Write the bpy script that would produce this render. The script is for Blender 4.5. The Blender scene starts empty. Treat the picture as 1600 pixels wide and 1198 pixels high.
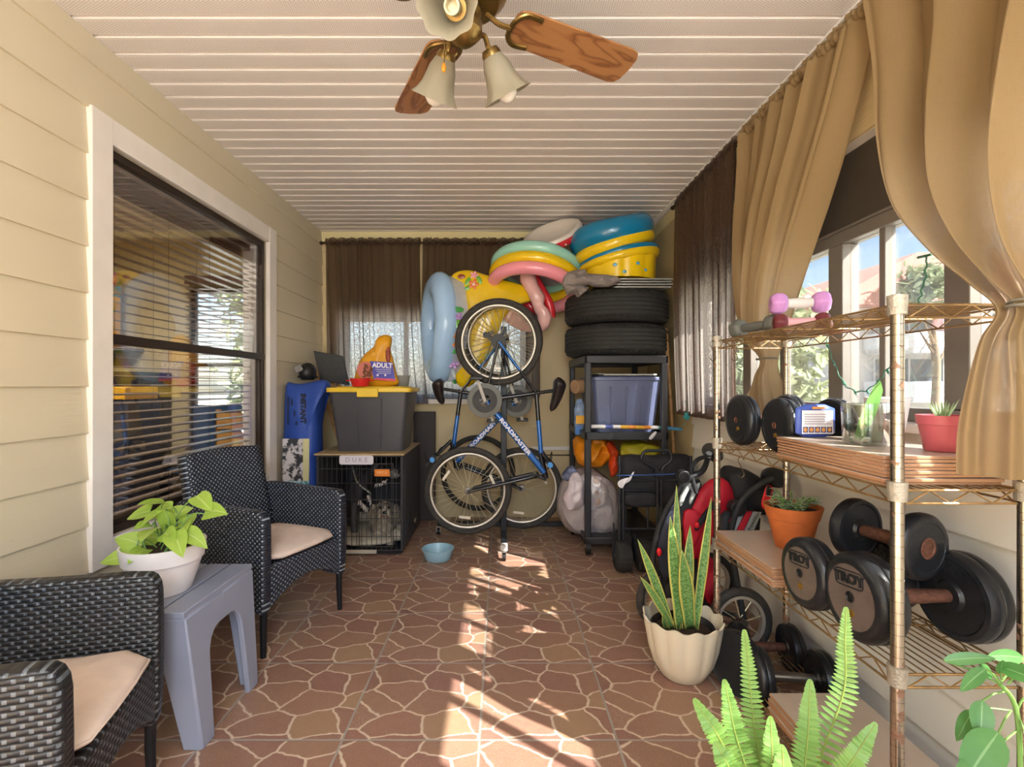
import bpy, math, random
from mathutils import Vector as V, Matrix, noise as NZ
R = random.Random(7)
PI = math.pi
F, CX, CY, CH = 775.0, 782.0, 602.0, 1.18
COL = bpy.context.scene.collection
def W(px, py, Y): return V(((px-CX)/F*Y, Y, CH-(py-CY)/F*Y))
def lin(c): return c/12.92 if c <= .04045 else ((c+.055)/1.055)**2.4
def C(h):
    h = h.lstrip('#'); return tuple(lin(int(h[i:i+2], 16)/255) for i in (0, 2, 4))+(1,)
MATS = {}
class NT:
    def __init__(s, name):
        s.m = bpy.data.materials.new(name); s.m.use_nodes = True; s.t = s.m.node_tree
        s.n = s.t.nodes; s.b = s.n['Principled BSDF']; s.out = s.n['Material Output']
    def new(s, ty, **k):
        nd = s.n.new('ShaderNode'+ty)
        for a, v in k.items(): setattr(nd, a, v)
        return nd
    def link(s, a, b): s.t.links.new(a, b)
    def put(s, sock, v):
        if hasattr(v, 'is_linked') or hasattr(v, 'links'): s.link(v, sock)
        else: sock.default_value = v
    def math(s, op, a, b=None, c=None, clamp=False):
        nd = s.new('Math', operation=op, use_clamp=clamp)
        s.put(nd.inputs[0], a)
        if b is not None: s.put(nd.inputs[1], b)
        if c is not None: s.put(nd.inputs[2], c)
        return nd.outputs[0]
    def mix(s, f, a, b, blend='MIX'):
        nd = s.new('Mix', data_type='RGBA', blend_type=blend)
        s.put(nd.inputs[0], f); s.put(nd.inputs[6], a); s.put(nd.inputs[7], b)
        return nd.outputs[2]
    def coord(s, which='Object'): return s.new('TexCoord').outputs[which]
    def mapping(s, vec, scale=(1, 1, 1), loc=(0, 0, 0), rot=(0, 0, 0)):
        nd = s.new('Mapping'); s.link(vec, nd.inputs[0])
        nd.inputs['Scale'].default_value = scale; nd.inputs['Location'].default_value = loc; nd.inputs['Rotation'].default_value = rot
        return nd.outputs[0]
    def noise(s, vec, scale, detail=3, rough=.55, out='Fac'):
        nd = s.new('TexNoise'); s.link(vec, nd.inputs['Vector'])
        nd.inputs['Scale'].default_value = scale; nd.inputs['Detail'].default_value = detail; nd.inputs['Roughness'].default_value = rough
        return nd.outputs[out]
    def ramp(s, fac, stops):
        nd = s.new('ValToRGB'); s.link(fac, nd.inputs[0]); e = nd.color_ramp.elements
        while len(e) < len(stops): e.new(.5)
        for el, (p, c) in zip(e, stops): el.position = p; el.color = c if isinstance(c, tuple) else (c, c, c, 1)
        return nd.outputs[0]
    def bump(s, h, strength=.3, dist=.01):
        nd = s.new('Bump'); s.link(h, nd.inputs['Height']); nd.inputs['Strength'].default_value = strength; nd.inputs['Distance'].default_value = dist
        s.link(nd.outputs[0], s.b.inputs['Normal']); return nd.outputs[0]
    def sep(s, vec):
        nd = s.new('SeparateXYZ'); s.link(vec, nd.inputs[0]); return nd.outputs
    def comb(s, x, y, z=0.0):
        nd = s.new('CombineXYZ')
        for i, v in enumerate((x, y, z)): s.put(nd.inputs[i], v)
        return nd.outputs[0]
def mat(name, col, rough=.6, metal=0, var=.12, vs=6, bump=0, bs=60, spec=.5, trans=0, alpha=1, coat=0, ior=1.45):
    """principled material with a little noise in its colour and, if asked, a noise bump"""
    if name in MATS: return MATS[name]
    t = NT(name); c = C(col) if isinstance(col, str) else tuple(col)
    co = t.coord()
    if var:
        n = t.noise(co, vs, 4)
        lo = tuple(x*(1-var) for x in c[:3])+(1,); hi = tuple(min(1, x*(1+var)) for x in c[:3])+(1,)
        t.link(t.ramp(n, [(.3, lo), (.7, hi)]), t.b.inputs['Base Color'])
    else: t.b.inputs['Base Color'].default_value = c
    t.b.inputs['Roughness'].default_value = rough; t.b.inputs['Metallic'].default_value = metal
    t.b.inputs['Specular IOR Level'].default_value = spec; t.b.inputs['Transmission Weight'].default_value = trans
    t.b.inputs['Alpha'].default_value = alpha; t.b.inputs['Coat Weight'].default_value = coat; t.b.inputs['IOR'].default_value = ior
    if bump: t.bump(t.noise(co, bs, 4), bump)
    MATS[name] = t.m; return t.m
def fabric(name, col, transl=.3, clear=.03, scale=260, pale=.25, rough=.9):
    """woven cloth: diffuse + translucent, with open pores between the threads"""
    if name in MATS: return MATS[name]
    t = NT(name); c = C(col); co = t.coord('UV')
    x, y, _ = t.sep(co)
    wv = t.math('MULTIPLY', t.math('SINE', t.math('MULTIPLY', x, scale*6.28)), t.math('SINE', t.math('MULTIPLY', y, scale*6.28)))
    n = t.noise(t.mapping(co, (40, 900, 1)), 1, 3); n2 = t.noise(t.mapping(co, (900, 40, 1)), 1, 3)
    th = t.math('ADD', n, n2)
    cc = t.mix(t.math('MULTIPLY', th, .5), tuple(k*.8 for k in c[:3])+(1,), tuple(min(1, k*1.15) for k in c[:3])+(1,))
    t.link(cc, t.b.inputs['Base Color']); t.b.inputs['Roughness'].default_value = rough; t.b.inputs['Specular IOR Level'].default_value = .15
    t.bump(th, .25, .002)
    tr = t.new('BsdfTranslucent'); t.link(t.mix(pale, cc, (.92, .84, .78, 1)), tr.inputs[0])
    mx = t.new('MixShader'); mx.inputs[0].default_value = transl; t.link(t.b.outputs[0], mx.inputs[1]); t.link(tr.outputs[0], mx.inputs[2])
    tp = t.new('BsdfTransparent'); m2 = t.new('MixShader')
    t.link(t.math('MULTIPLY', t.math('GREATER_THAN', th, 1.08), clear*3.2, clamp=True), m2.inputs[0])
    t.link(mx.outputs[0], m2.inputs[1]); t.link(tp.outputs[0], m2.inputs[2]); t.link(m2.outputs[0], t.out.inputs[0])
    MATS[name] = t.m; return t.m
def thin_glass(name, tint='#ffffff', refl=.08, dirt_haze=0, rough=.0):
    if name in MATS: return MATS[name]
    t = NT(name); tp = t.new('BsdfTransparent'); tp.inputs[0].default_value = C(tint)
    gl = t.new('BsdfGlossy'); gl.inputs['Roughness'].default_value = rough
    lw = t.new('LayerWeight'); lw.inputs[0].default_value = .25
    f = t.math('ADD', t.math('MULTIPLY', lw.outputs['Fresnel'], .6), refl*.3, clamp=True)
    mx = t.new('MixShader'); t.link(f, mx.inputs[0]); t.link(tp.outputs[0], mx.inputs[1]); t.link(gl.outputs[0], mx.inputs[2])
    o = mx.outputs[0]
    if dirt_haze:  # diffuse veil that paints the fly screen's bright haze onto the pane
        d = t.new('BsdfDiffuse'); d.inputs[0].default_value = C(tint); m2 = t.new('MixShader'); m2.inputs[0].default_value = dirt_haze
        t.link(o, m2.inputs[1]); t.link(d.outputs[0], m2.inputs[2]); o = m2.outputs[0]
    t.link(o, t.out.inputs[0]); MATS[name] = t.m; return t.m
def wood(name, c1, c2, c3, scale=14, stretch=9, rough=.45):
    if name in MATS: return MATS[name]
    t = NT(name); co = t.mapping(t.coord('UV'), (1, stretch, 1))
    n = t.noise(t.mapping(t.coord('UV'), (2.0, stretch*.9, 1)), 1.6, 2)
    w = t.math('FRACT', t.math('MULTIPLY', n, scale*.55))
    fine = t.noise(t.mapping(t.coord('UV'), (8, 420, 1)), 1, 3)
    a = t.ramp(w, [(0, C(c2)), (.25, C(c1)), (.75, C(c1)), (.95, C(c3))])
    t.link(t.mix(t.math('MULTIPLY', fine, .45), a, C(c2)), t.b.inputs['Base Color']); t.b.inputs['Roughness'].default_value = rough
    t.bump(fine, .08, .002); MATS[name] = t.m; return t.m
# ------------------------------------------------------------------ mesh builder
def frame(d, up=V((0, 0, 1))):
    d = V(d).normalized(); up = V(up)
    if abs(d.dot(up)) > .97: up = V((0, 1, 0)) if abs(d.y) < .9 else V((1, 0, 0))
    x = up.cross(d).normalized(); y = d.cross(x); return x, y, d
def TR(loc=(0, 0, 0), rx=0, ry=0, rz=0, s=1):
    m = Matrix.Translation(V(loc)) @ Matrix.Rotation(rz, 4, 'Z') @ Matrix.Rotation(ry, 4, 'Y') @ Matrix.Rotation(rx, 4, 'X')
    return m @ Matrix.Diagonal((s, s, s, 1)) if not isinstance(s, tuple) else m @ Matrix.Diagonal(s+(1,))
def AX(p, d, up=V((0, 0, 1)), roll=0):
    """matrix whose local z runs along d"""
    x, y, z = frame(d, up); m = Matrix((x, y, z)).transposed().to_4x4(); m.translation = V(p)
    return m @ Matrix.Rotation(roll, 4, 'Z')
I4 = Matrix.Identity(4)
class MB:
    def __init__(s): s.v = []; s.f = []; s.m = []; s.uv = []
    def add(s, vs, fs, mi=0, uv=None, M=None):
        o = len(s.v)
        s.v += [M @ V(v) for v in vs] if M is not None else [V(v) for v in vs]
        s.uv += uv if uv else [None]*len(vs)
        s.f += [tuple(i+o for i in f) for f in fs]; s.m += [mi]*len(fs); return s
    def box(s, a, b, M=None, mi=0):
        x0, y0, z0 = a; x1, y1, z1 = b
        vs = [(x, y, z) for z in (z0, z1) for y in (y0, y1) for x in (x0, x1)]
        return s.add(vs, [(0, 2, 3, 1), (4, 5, 7, 6), (0, 1, 5, 4), (2, 6, 7, 3), (0, 4, 6, 2), (1, 3, 7, 5)], mi, None, M)
    def bar(s, p, q, w, h, up=V((0, 0, 1)), mi=0):
        p, q = V(p), V(q); L = (q-p).length
        return s.box((-w/2, -h/2, 0), (w/2, h/2, L), AX(p, q-p, up), mi)
    def grid(s, fn, nu, nv, cu=False, cv=False, mi=0, M=None, uv=None, flip=False):
        vs = []; us = []
        NU = nu if cu else nu+1; NV = nv if cv else nv+1
        for j in range(NV):
            for i in range(NU):
                u, v = i/nu, j/nv; vs.append(fn(u, v)); us.append(uv(u, v) if uv else None)
        fs = []
        for j in range(nv):
            for i in range(nu):
                a = j*NU+i; b = j*NU+(i+1) % NU; c = ((j+1) % NV)*NU+(i+1) % NU; d = ((j+1) % NV)*NU+i
                fs.append((a, d, c, b) if flip else (a, b, c, d))
        return s.add(vs, fs, mi, us, M)
    def tube(s, pts, r, n=8, closed=False, caps=True, mi=0, flat=1.0, up=V((0, 0, 1))):
        pts = [V(p) for p in pts]; k = len(pts); rs = r if isinstance(r, (list, tuple)) else [r]*k
        vs = []; px = None; us = []; ln = 0
        for i, p in enumerate(pts):
            if closed: d = pts[(i+1) % k]-pts[i-1]
            else: d = pts[min(i+1, k-1)]-pts[max(i-1, 0)]
            if d.length < 1e-9: d = V((0, 0, 1))
            d.normalize()
            if px is None: x, y, _ = frame(d, up)
            else:
                x = px-d*px.dot(d)
                x = x.normalized() if x.length > 1e-6 else frame(d, up)[0]
                y = d.cross(x)
            px = x
            if i: ln += (p-pts[i-1]).length
            for a in range(n):
                t = 2*PI*a/n; vs.append(p+(x*math.cos(t)+y*math.sin(t)*flat)*rs[i]); us.append((a/n*2*PI*rs[i], ln))
        fs = []
        for i in range(k if closed else k-1):
            for a in range(n):
                j = (i+1) % k; fs.append((i*n+a, i*n+(a+1) % n, j*n+(a+1) % n, j*n+a))
        if caps and not closed: fs += [tuple(range(n-1, -1, -1)), tuple((k-1)*n+a for a in range(n))]
        return s.add(vs, fs, mi, us)
    def cyl(s, p, q, r, r2=None, n=16, mi=0): return s.tube([p, q], [r, r if r2 is None else r2], n, mi=mi)
    def lathe(s, prof, n=32, M=None, mi=0, fn=None, ang=2*PI):
        """prof: (radius, height) pairs round local z; fn(theta, r, z) may change the radius"""
        k = len(prof); full = abs(ang-2*PI) < 1e-6; N = n if full else n+1
        vs = []; us = []
        for r, z in prof:
            for a in range(N):
                t = ang*a/n; rr = fn(t, r, z) if fn else r
                vs.append((rr*math.cos(t), rr*math.sin(t), z)); us.append((t*max(r, .02), z+r))
        fs = [(i*N+a, i*N+(a+1) % N, (i+1)*N+(a+1) % N, (i+1)*N+a) for i in range(k-1) for a in range(n)]
        return s.add(vs, fs, mi, us, M)
    def prism(s, poly, z0, z1, M=None, mi=0):
        n = len(poly); ar = sum(poly[i][0]*poly[(i+1) % n][1]-poly[(i+1) % n][0]*poly[i][1] for i in range(n))
        if ar < 0: poly = poly[::-1]
        vs = [(x, y, z0) for x, y in poly]+[(x, y, z1) for x, y in poly]
        fs = [tuple(range(n-1, -1, -1)), tuple(range(n, 2*n))]+[(i, (i+1) % n, n+(i+1) % n, n+i) for i in range(n)]
        return s.add(vs, fs, mi, [(x, y) for x, y in poly]*2, M)
    def torus(s, Ra, r, M=None, nu=48, nv=12, mi=0, sx=1, sy=1, sv=1, fn=None):
        def f(u, v):
            a, b = 2*PI*u, 2*PI*v; q = Ra+r*math.cos(b)
            p = V((q*math.cos(a)*sx, q*math.sin(a)*sy, r*sv*math.sin(b))); return fn(p, a, b) if fn else p
        return s.grid(f, nu, nv, True, True, mi, M, lambda u, v: (u*2*PI*Ra, v*2*PI*r))
    def ell(s, c, rad, M=None, nu=20, nv=12, mi=0, fn=None):
        c = V(c)
        def f(u, v):
            a, b = 2*PI*u, PI*v
            p = V((rad[0]*math.sin(b)*math.cos(a), rad[1]*math.sin(b)*math.sin(a), -rad[2]*math.cos(b)))
            return c+(fn(p) if fn else p)
        return s.grid(f, nu, nv, True, False, mi, M)
    def pillow(s, outline, thick, M=None, mi=0, rings=(1, .985, .93, .82, .62, .35), smooth=2, pw=.5, fn=None, back=1.0):
        """an inflated cushion: 2-D outline, domed both ways along local z"""
        o = chaikin(outline, smooth); n = len(o)
        ar = sum(o[i][0]*o[(i+1) % n][1]-o[(i+1) % n][0]*o[i][1] for i in range(n))
        if ar < 0: o = o[::-1]
        cx = sum(p[0] for p in o)/n; cy = sum(p[1] for p in o)/n
        vs = []; fs = []; lv = []
        for sgn in (1, -1):
            L = []
            for k, q in enumerate(rings):
                if sgn < 0 and k == 0: L.append(lv[0][0]); continue
                h = thick/2*max(0, 1-q**2.2)**pw*(sgn if sgn > 0 else -back); L.append(len(vs))
                for x, y in o:
                    p = V((cx+(x-cx)*q, cy+(y-cy)*q, h)); vs.append(fn(p, q) if fn else p)
            p = V((cx, cy, thick/2*(sgn if sgn > 0 else -back))); L.append(len(vs)); vs.append(fn(p, 0) if fn else p); lv.append(L)
        for sgn, L in ((1, lv[0]), (-1, lv[1])):
            for k in range(len(rings)-1):
                for i in range(n):
                    a, b, c, d = L[k]+i, L[k]+(i+1) % n, L[k+1]+(i+1) % n, L[k+1]+i
                    fs.append((a, b, c, d) if sgn > 0 else (d, c, b, a))
            for i in range(n):
                a, b, c = L[-2]+i, L[-2]+(i+1) % n, L[-1]; fs.append((a, b, c) if sgn > 0 else (c, b, a))
        return s.add(vs, fs, mi, None, M)
    def leaf(s, base, d, up, L, w, droop=.3, fold=.25, n=7, shape=None, mi=0, tw=0):
        base, d, up = V(base), V(d).normalized(), V(up); sd = d.cross(up)
        sd = sd.normalized() if sd.length > 1e-4 else V((1, 0, 0)); nn = sd.cross(d).normalized()
        vs = []; us = []; fs = []
        for i in range(n+1):
            t = i/n; k = shape(t) if shape else math.sin(PI*min(1, t**.75))**.9*(1-t*.12)
            p = base+d*L*t-V((0, 0, 1))*droop*L*t*t
            ca, sa = math.cos(tw*t), math.sin(tw*t); s2 = sd*ca+nn*sa; n2 = nn*ca-sd*sa
            for j, q in enumerate((-1, -.5, 0, .5, 1)):
                vs.append(p+s2*(q*w/2*k)+n2*(abs(q)*w/2*k*fold)); us.append((q, t))
        for i in range(n):
            for j in range(4): a = i*5+j; fs.append((a, a+1, a+6, a+5))
        return s.add(vs, fs, mi, us)
    def text(s, txt, M, size=.05, depth=.001, mi=0, sx=1.0, bold=0):
        cu = bpy.data.curves.new('t', 'FONT'); cu.body = txt; cu.size = size; cu.extrude = depth; cu.align_x = 'CENTER'; cu.align_y = 'CENTER'; cu.offset = bold
        cu.resolution_u = 3
        ob = bpy.data.objects.new('t', cu); COL.objects.link(ob)
        dg = bpy.context.evaluated_depsgraph_get(); dg.update(); ev = ob.evaluated_get(dg); me = ev.to_mesh()
        D = Matrix.Diagonal((sx, 1, 1, 1))
        s.add([D @ v.co for v in me.vertices], [tuple(p.vertices) for p in me.polygons], mi, None, M)
        ev.to_mesh_clear(); bpy.data.objects.remove(ob); bpy.data.curves.remove(cu); return s
    def build(s, name, mats, parent=None, world=False, smooth=40, bevel=0, seg=2, sub=0, solid=0, label=None, disp=None):
        vs = s.v; org = None
        if parent is not None and world:
            inv = MW[parent.name].inverted(); vs = [inv @ v for v in vs]
        elif parent is None:
            xs = [v.x for v in vs]; ys = [v.y for v in vs]; zs = [v.z for v in vs]
            org = V(((min(xs)+max(xs))/2, (min(ys)+max(ys))/2, min(zs))); vs = [v-org for v in vs]
        if disp: vs = [disp(v) for v in vs]
        me = bpy.data.meshes.new(name); me.from_pydata([tuple(v) for v in vs], [], s.f); me.update()
        ml = mats if isinstance(mats, (list, tuple)) else [mats]
        for m in ml: me.materials.append(m)
        uvl = me.uv_layers.new(name='UVMap')
        for p, mi in zip(me.polygons, s.m):
            p.material_index = min(mi, len(ml)-1); n = p.normal; ax = max(range(3), key=lambda i: abs(n[i]))
            us = [s.uv[vi] for vi in p.vertices]
            ok = all(u is not None for u in us)
            for li, vi, u in zip(p.loop_indices, p.vertices, us):
                if ok: uvl.data[li].uv = u
                else:
                    c = me.vertices[vi].co; uvl.data[li].uv = (c.y, c.z) if ax == 0 else (c.x, c.z) if ax == 1 else (c.x, c.y)
        if smooth:
            me.polygons.foreach_set('use_smooth', [True]*len(me.polygons)); me.set_sharp_from_angle(angle=math.radians(smooth))
        o = bpy.data.objects.new(name, me); COL.objects.link(o)
        if parent is not None: o.parent = parent; MW[o.name] = MW[parent.name]
        else: o.location = org; MW[o.name] = Matrix.Translation(org)
        if bevel:
            b = o.modifiers.new('bevel', 'BEVEL'); b.width = bevel; b.segments = seg; b.limit_method = 'ANGLE'; b.angle_limit = math.radians(35)
        if solid: b = o.modifiers.new('solid', 'SOLIDIFY'); b.thickness = solid; b.offset = 0
        if sub: b = o.modifiers.new('sub', 'SUBSURF'); b.levels = sub; b.render_levels = sub
        if label: o['label'] = label
        return o
MW = {}
def chaikin(o, k=2):
    for _ in range(k):
        q = []
        for i in range(len(o)):
            a, b = o[i], o[(i+1) % len(o)]
            q += [(a[0]*.75+b[0]*.25, a[1]*.75+b[1]*.25), (a[0]*.25+b[0]*.75, a[1]*.25+b[1]*.75)]
        o = q
    return o
def spline(pts, k=6):
    """Catmull-Rom through points"""
    P = [V(p) for p in pts]; out = []
    for i in range(len(P)-1):
        a, b, c, d = P[max(i-1, 0)], P[i], P[i+1], P[min(i+2, len(P)-1)]
        for j in range(k):
            t = j/k; out.append(.5*((2*b)+(c-a)*t+(2*a-5*b+4*c-d)*t*t+(3*b-a-3*c+d)*t**3))
    return out+[P[-1]]
def thing(name, label, cat, loc=(0, 0, 0), rz=0, group=None):
    o = bpy.data.objects.new(name, None); COL.objects.link(o); o.empty_display_size = .05
    o.location = loc; o.rotation_euler = (0, 0, rz); MW[o.name] = Matrix.Translation(V(loc)) @ Matrix.Rotation(rz, 4, 'Z')
    return tag(o, label, cat, group)
def tag(o, label, cat, group=None):
    o['label'] = label; o['category'] = cat
    if group: o['group'] = group
    return o
def struct(o): o['kind'] = 'structure'; return o
def copy_tree(o, parent=None):
    c = o.copy(); COL.objects.link(c)
    if parent: c.parent = parent
    for ch in list(o.children): copy_tree(ch, c)
    return c
def px_outline(pts, Y, cx=None, cy=None):
    """pixel outline -> metres in the upright plane at depth Y (x, z), relative to W(cx, cy)"""
    o = W(cx, cy, Y); return [((W(a, b, Y)-o).x, (W(a, b, Y)-o).z) for a, b in pts]
UPR = Matrix.Rotation(PI/2, 4, 'X')     # local (x, y, z) -> (x, -z, y): y becomes up, +z faces the camera
def upright(px, py, Y, rz=0, rx=0): return Matrix.Translation(W(px, py, Y)) @ Matrix.Rotation(rz, 4, 'Z') @ Matrix.Rotation(rx, 4, 'X') @ UPR
# ------------------------------------------------------------------ room
XL, XR, YB, YF, ZC = -1.60, 1.32, 4.45, -1.55, 2.55
def siding(mb, P, u0, u1, z0, z1, base=1.176, h=.18, d=.011):
    k = math.floor((z0-base)/h)
    while base+k*h < z1:
        a, b = base+k*h, base+(k+1)*h; lo, hi = max(a, z0), min(b, z1)
        if hi-lo > 1e-4:
            dl, dh = d*(1-(lo-a)/h), d*(1-(hi-a)/h)
            mb.add([P(u0, lo, dl), P(u1, lo, dl), P(u1, hi, dh), P(u0, hi, dh)], [(0, 1, 2, 3)])
            if lo == a: mb.add([P(u0, lo, -.003), P(u1, lo, -.003), P(u1, lo, dl), P(u0, lo, dl)], [(0, 1, 2, 3)])
        k += 1
def paint(name, col, bump=.12, dirt_haze='#8d7a55', amt=.12):
    t = NT(name); co = t.coord()
    n = t.noise(t.mapping(co, (1.2, 1.2, 3)), 1.6, 5); g = t.noise(t.mapping(co, (7, 7, 90)), 1, 5)
    sp = t.math('GREATER_THAN', t.noise(co, 34, 4), .73)
    c = t.mix(t.math('MULTIPLY', n, amt*1.6), C(col), C(dirt_haze)); c = t.mix(t.math('MULTIPLY', sp, .25), c, C(dirt_haze))
    t.link(c, t.b.inputs['Base Color']); t.b.inputs['Roughness'].default_value = .55
    t.bump(g, bump, .006); MATS[name] = t.m; return t.m
m_wallL = paint('painted_lap_siding', '#d6cab0', .12, '#b09c78', .07); m_wallR = paint('cream_siding', '#e4e0d6', .1, '#b0a896', .08)
m_wallB = paint('tan_back_wall', '#d6c196', .1, '#a08c66', .1); m_fascia = paint('fascia_board', '#ddcf9e', .1, '#a9966a', .06)
m_white = mat('white_trim_paint', '#e9e2dc', .45, var=.05, bump=.05, bs=40)
m_bronze = mat('bronze_window_metal', '#3a2f28', .38, .4, .15)
m_alu = mat('grey_window_metal', '#7f7a75', .45, .3, .1)
m_dark = mat('dark_header_panel', '#4a453f', .6, 0, .1)
m_glass = thin_glass('window_glass', '#ffffff', .02); m_scr = thin_glass('screened_glass', '#f0f0ee', .05, .035)
# floor: tiles printed with flagstones, every tile the same print
def floor_mat():
    t = NT('flagstone_tile'); co = t.coord('Object'); x, y, _ = t.sep(co); S = .457
    fx = t.math('FRACT', t.math('DIVIDE', t.math('ADD', x, .0695+S*10), S)); fy = t.math('FRACT', t.math('DIVIDE', t.math('ADD', y, -1.6505+S*10), S))
    uv = t.comb(fx, fy)
    wob = t.noise(uv, 5, 3, out='Color')
    vm = t.new('VectorMath', operation='SCALE'); 
    vs = t.new('VectorMath', operation='SUBTRACT'); t.link(wob, vs.inputs[0]); vs.inputs[1].default_value = (.5, .5, .5)
    t.link(vs.outputs[0], vm.inputs[0]); vm.inputs['Scale'].default_value = .10
    va = t.new('VectorMath', operation='ADD'); t.link(uv, va.inputs[0]); t.link(vm.outputs[0], va.inputs[1])
    vc = t.mapping(va.outputs[0], (3.0, 3.7, 1), (.37, 2.6, 0))
    vo = t.new('TexVoronoi', voronoi_dimensions='2D', feature='DISTANCE_TO_EDGE'); t.link(vc, vo.inputs['Vector']); vo.inputs['Scale'].default_value = 1; vo.inputs['Randomness'].default_value = .9
    vf = t.new('TexVoronoi', voronoi_dimensions='2D', feature='F1'); t.link(vc, vf.inputs['Vector']); vf.inputs['Scale'].default_value = 1; vf.inputs['Randomness'].default_value = .9
    r, g, b = t.sep(vf.outputs['Color'])
    stone = t.ramp(r, [(0, C('#886055')), (.3, C('#9d7662')), (.55, C('#8e625b')), (.75, C('#a68668')), (1, C('#92695e'))])
    fine = t.noise(t.mapping(co, (1, 1, 1)), 230, 4); big = t.noise(co, 26, 4)
    stone = t.mix(t.math('MULTIPLY', big, .35), stone, C('#b9a083'))
    speck = t.math('MULTIPLY', t.math('GREATER_THAN', fine, .57), t.math('GREATER_THAN', g, .8))
    stone = t.mix(t.math('MULTIPLY', speck, .8), stone, C('#cbb89a')); stone = t.mix(t.math('MULTIPLY', t.math('GREATER_THAN', fine, .60), .35), t.mix(t.math('MULTIPLY', fine, .3), stone, C('#6e5048')), C('#c8b29c'))
    vein = t.ramp(vo.outputs['Distance'], [(.016, (1, 1, 1, 1)), (.042, (0, 0, 0, 1))])
    c = t.mix(vein, stone, C('#d3bfaa'))
    e = t.math('MINIMUM', t.math('MINIMUM', fx, t.math('SUBTRACT', 1.0, fx)), t.math('MINIMUM', fy, t.math('SUBTRACT', 1.0, fy)))
    gr = t.ramp(e, [(.006, (1, 1, 1, 1)), (.011, (0, 0, 0, 1))])
    c = t.mix(gr, c, C('#a09a92')); t.link(c, t.b.inputs['Base Color'])
    t.link(t.ramp(fine, [(.3, .28), (.7, .42)]), t.b.inputs['Roughness'])
    h = t.math('SUBTRACT', t.math('MULTIPLY', fine, .25), t.math('ADD', gr, t.math('MULTIPLY', vein, -.3)))
    t.bump(h, .25, .003); return t.m
b = MB(); b.box((XL-.3, YF, -.15), (XR+.2, YB+.2, 0)); fl = b.build('floor', floor_mat(), smooth=0)
# keep the tile print in world axes
o_ = fl.location.copy(); fl.data.transform(Matrix.Translation(o_)); fl.location = (0, 0, 0); struct(fl)
# ceiling: vinyl soffit strips across the room
def soffit_mat():
    t = NT('vinyl_soffit'); co = t.coord('Object'); x, y, z = t.sep(co)
    fy = t.math('FRACT', t.math('DIVIDE', t.math('SUBTRACT', y, 1.959-.1017*40), .1017))
    q = .0085
    a = t.math('FRACT', t.math('DIVIDE', x, q)); bb = t.math('FRACT', t.math('ADD', t.math('DIVIDE', y, q), t.math('MULTIPLY', t.math('FLOOR', t.math('DIVIDE', x, q)), .5)))
    dx = t.math('SUBTRACT', a, .5); dy = t.math('SUBTRACT', bb, .5)
    d2 = t.math('ADD', t.math('MULTIPLY', dx, dx), t.math('MULTIPLY', dy, dy))
    hole = t.math('MULTIPLY', t.math('LESS_THAN', d2, .055), t.math('MULTIPLY', t.math('GREATER_THAN', fy, .10), t.math('LESS_THAN', fy, .74)))
    n = t.noise(co, 3, 4)
    c = t.mix(t.math('MULTIPLY', n, .3), C('#ece6e2'), C('#e0d8d2')); c = t.mix(t.math('MULTIPLY', hole, .75), c, C('#8f857c'))
    t.link(c, t.b.inputs['Base Color']); t.b.inputs['Roughness'].default_value = .5; return t.m
b = MB(); P = .1017; y = 1.959-P*35; k = 0; ys = []
while y < YB:
    prof = [(0, 0), (.080, 0), (.085, .009), (.0935, .009), (.0985, 0), (.1017, 0)] if k % 3 != 2 else [(0, 0), (.080, 0), (.085, .009), (.0935, .009), (.0965, 0), (.0985, 0), (.0987, .012), (.1015, .012), (.1017, 0)]
    if y > YF-.2: ys += [(y+a, c) for a, c in prof]
    y += P; k += 1
ys = [(min(max(a, YF), YB+.02), c) for a, c in ys]
for (a, c), (a2, c2) in zip(ys, ys[1:]):
    if (a2-a)**2+(c2-c)**2 > 1e-9: b.add([(XL-.02, a, ZC+c), (XR, a, ZC+c), (XR, a2, ZC+c2), (XL-.02, a2, ZC+c2)], [(3, 2, 1, 0)])
b.box((XL-.3, YF, ZC+.03), (XR+.2, YB+.2, ZC+.12))
ce = b.build('ceiling', soffit_mat(), smooth=0); o_ = ce.location.copy(); ce.data.transform(Matrix.Translation(o_)); ce.location = (0, 0, 0); struct(ce)
# left wall with its window opening
OY0, OY1, OZ0, OZ1 = 2.02, 3.39, .56, 2.16
PL = lambda u, z, d: (XL+d, u, z)
b = MB()
for u0, u1, z0, z1 in ((YF, OY0-.06, 0, ZC), (OY1+.06, YB, 0, ZC), (OY0-.06, OY1+.06, 0, OZ0-.06), (OY0-.06, OY1+.06, OZ1+.06, ZC)): siding(b, PL, u0, u1, z0, z1)
for u0, u1, z0, z1 in ((YF, OY0, 0, ZC), (OY1, YB+.2, 0, ZC), (OY0, OY1, 0, OZ0), (OY0, OY1, OZ1, ZC)): b.box((XL-.14, u0, z0), (XL-.012, u1, z1))
struct(b.build('wall_left', m_wallL, smooth=0))
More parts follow.
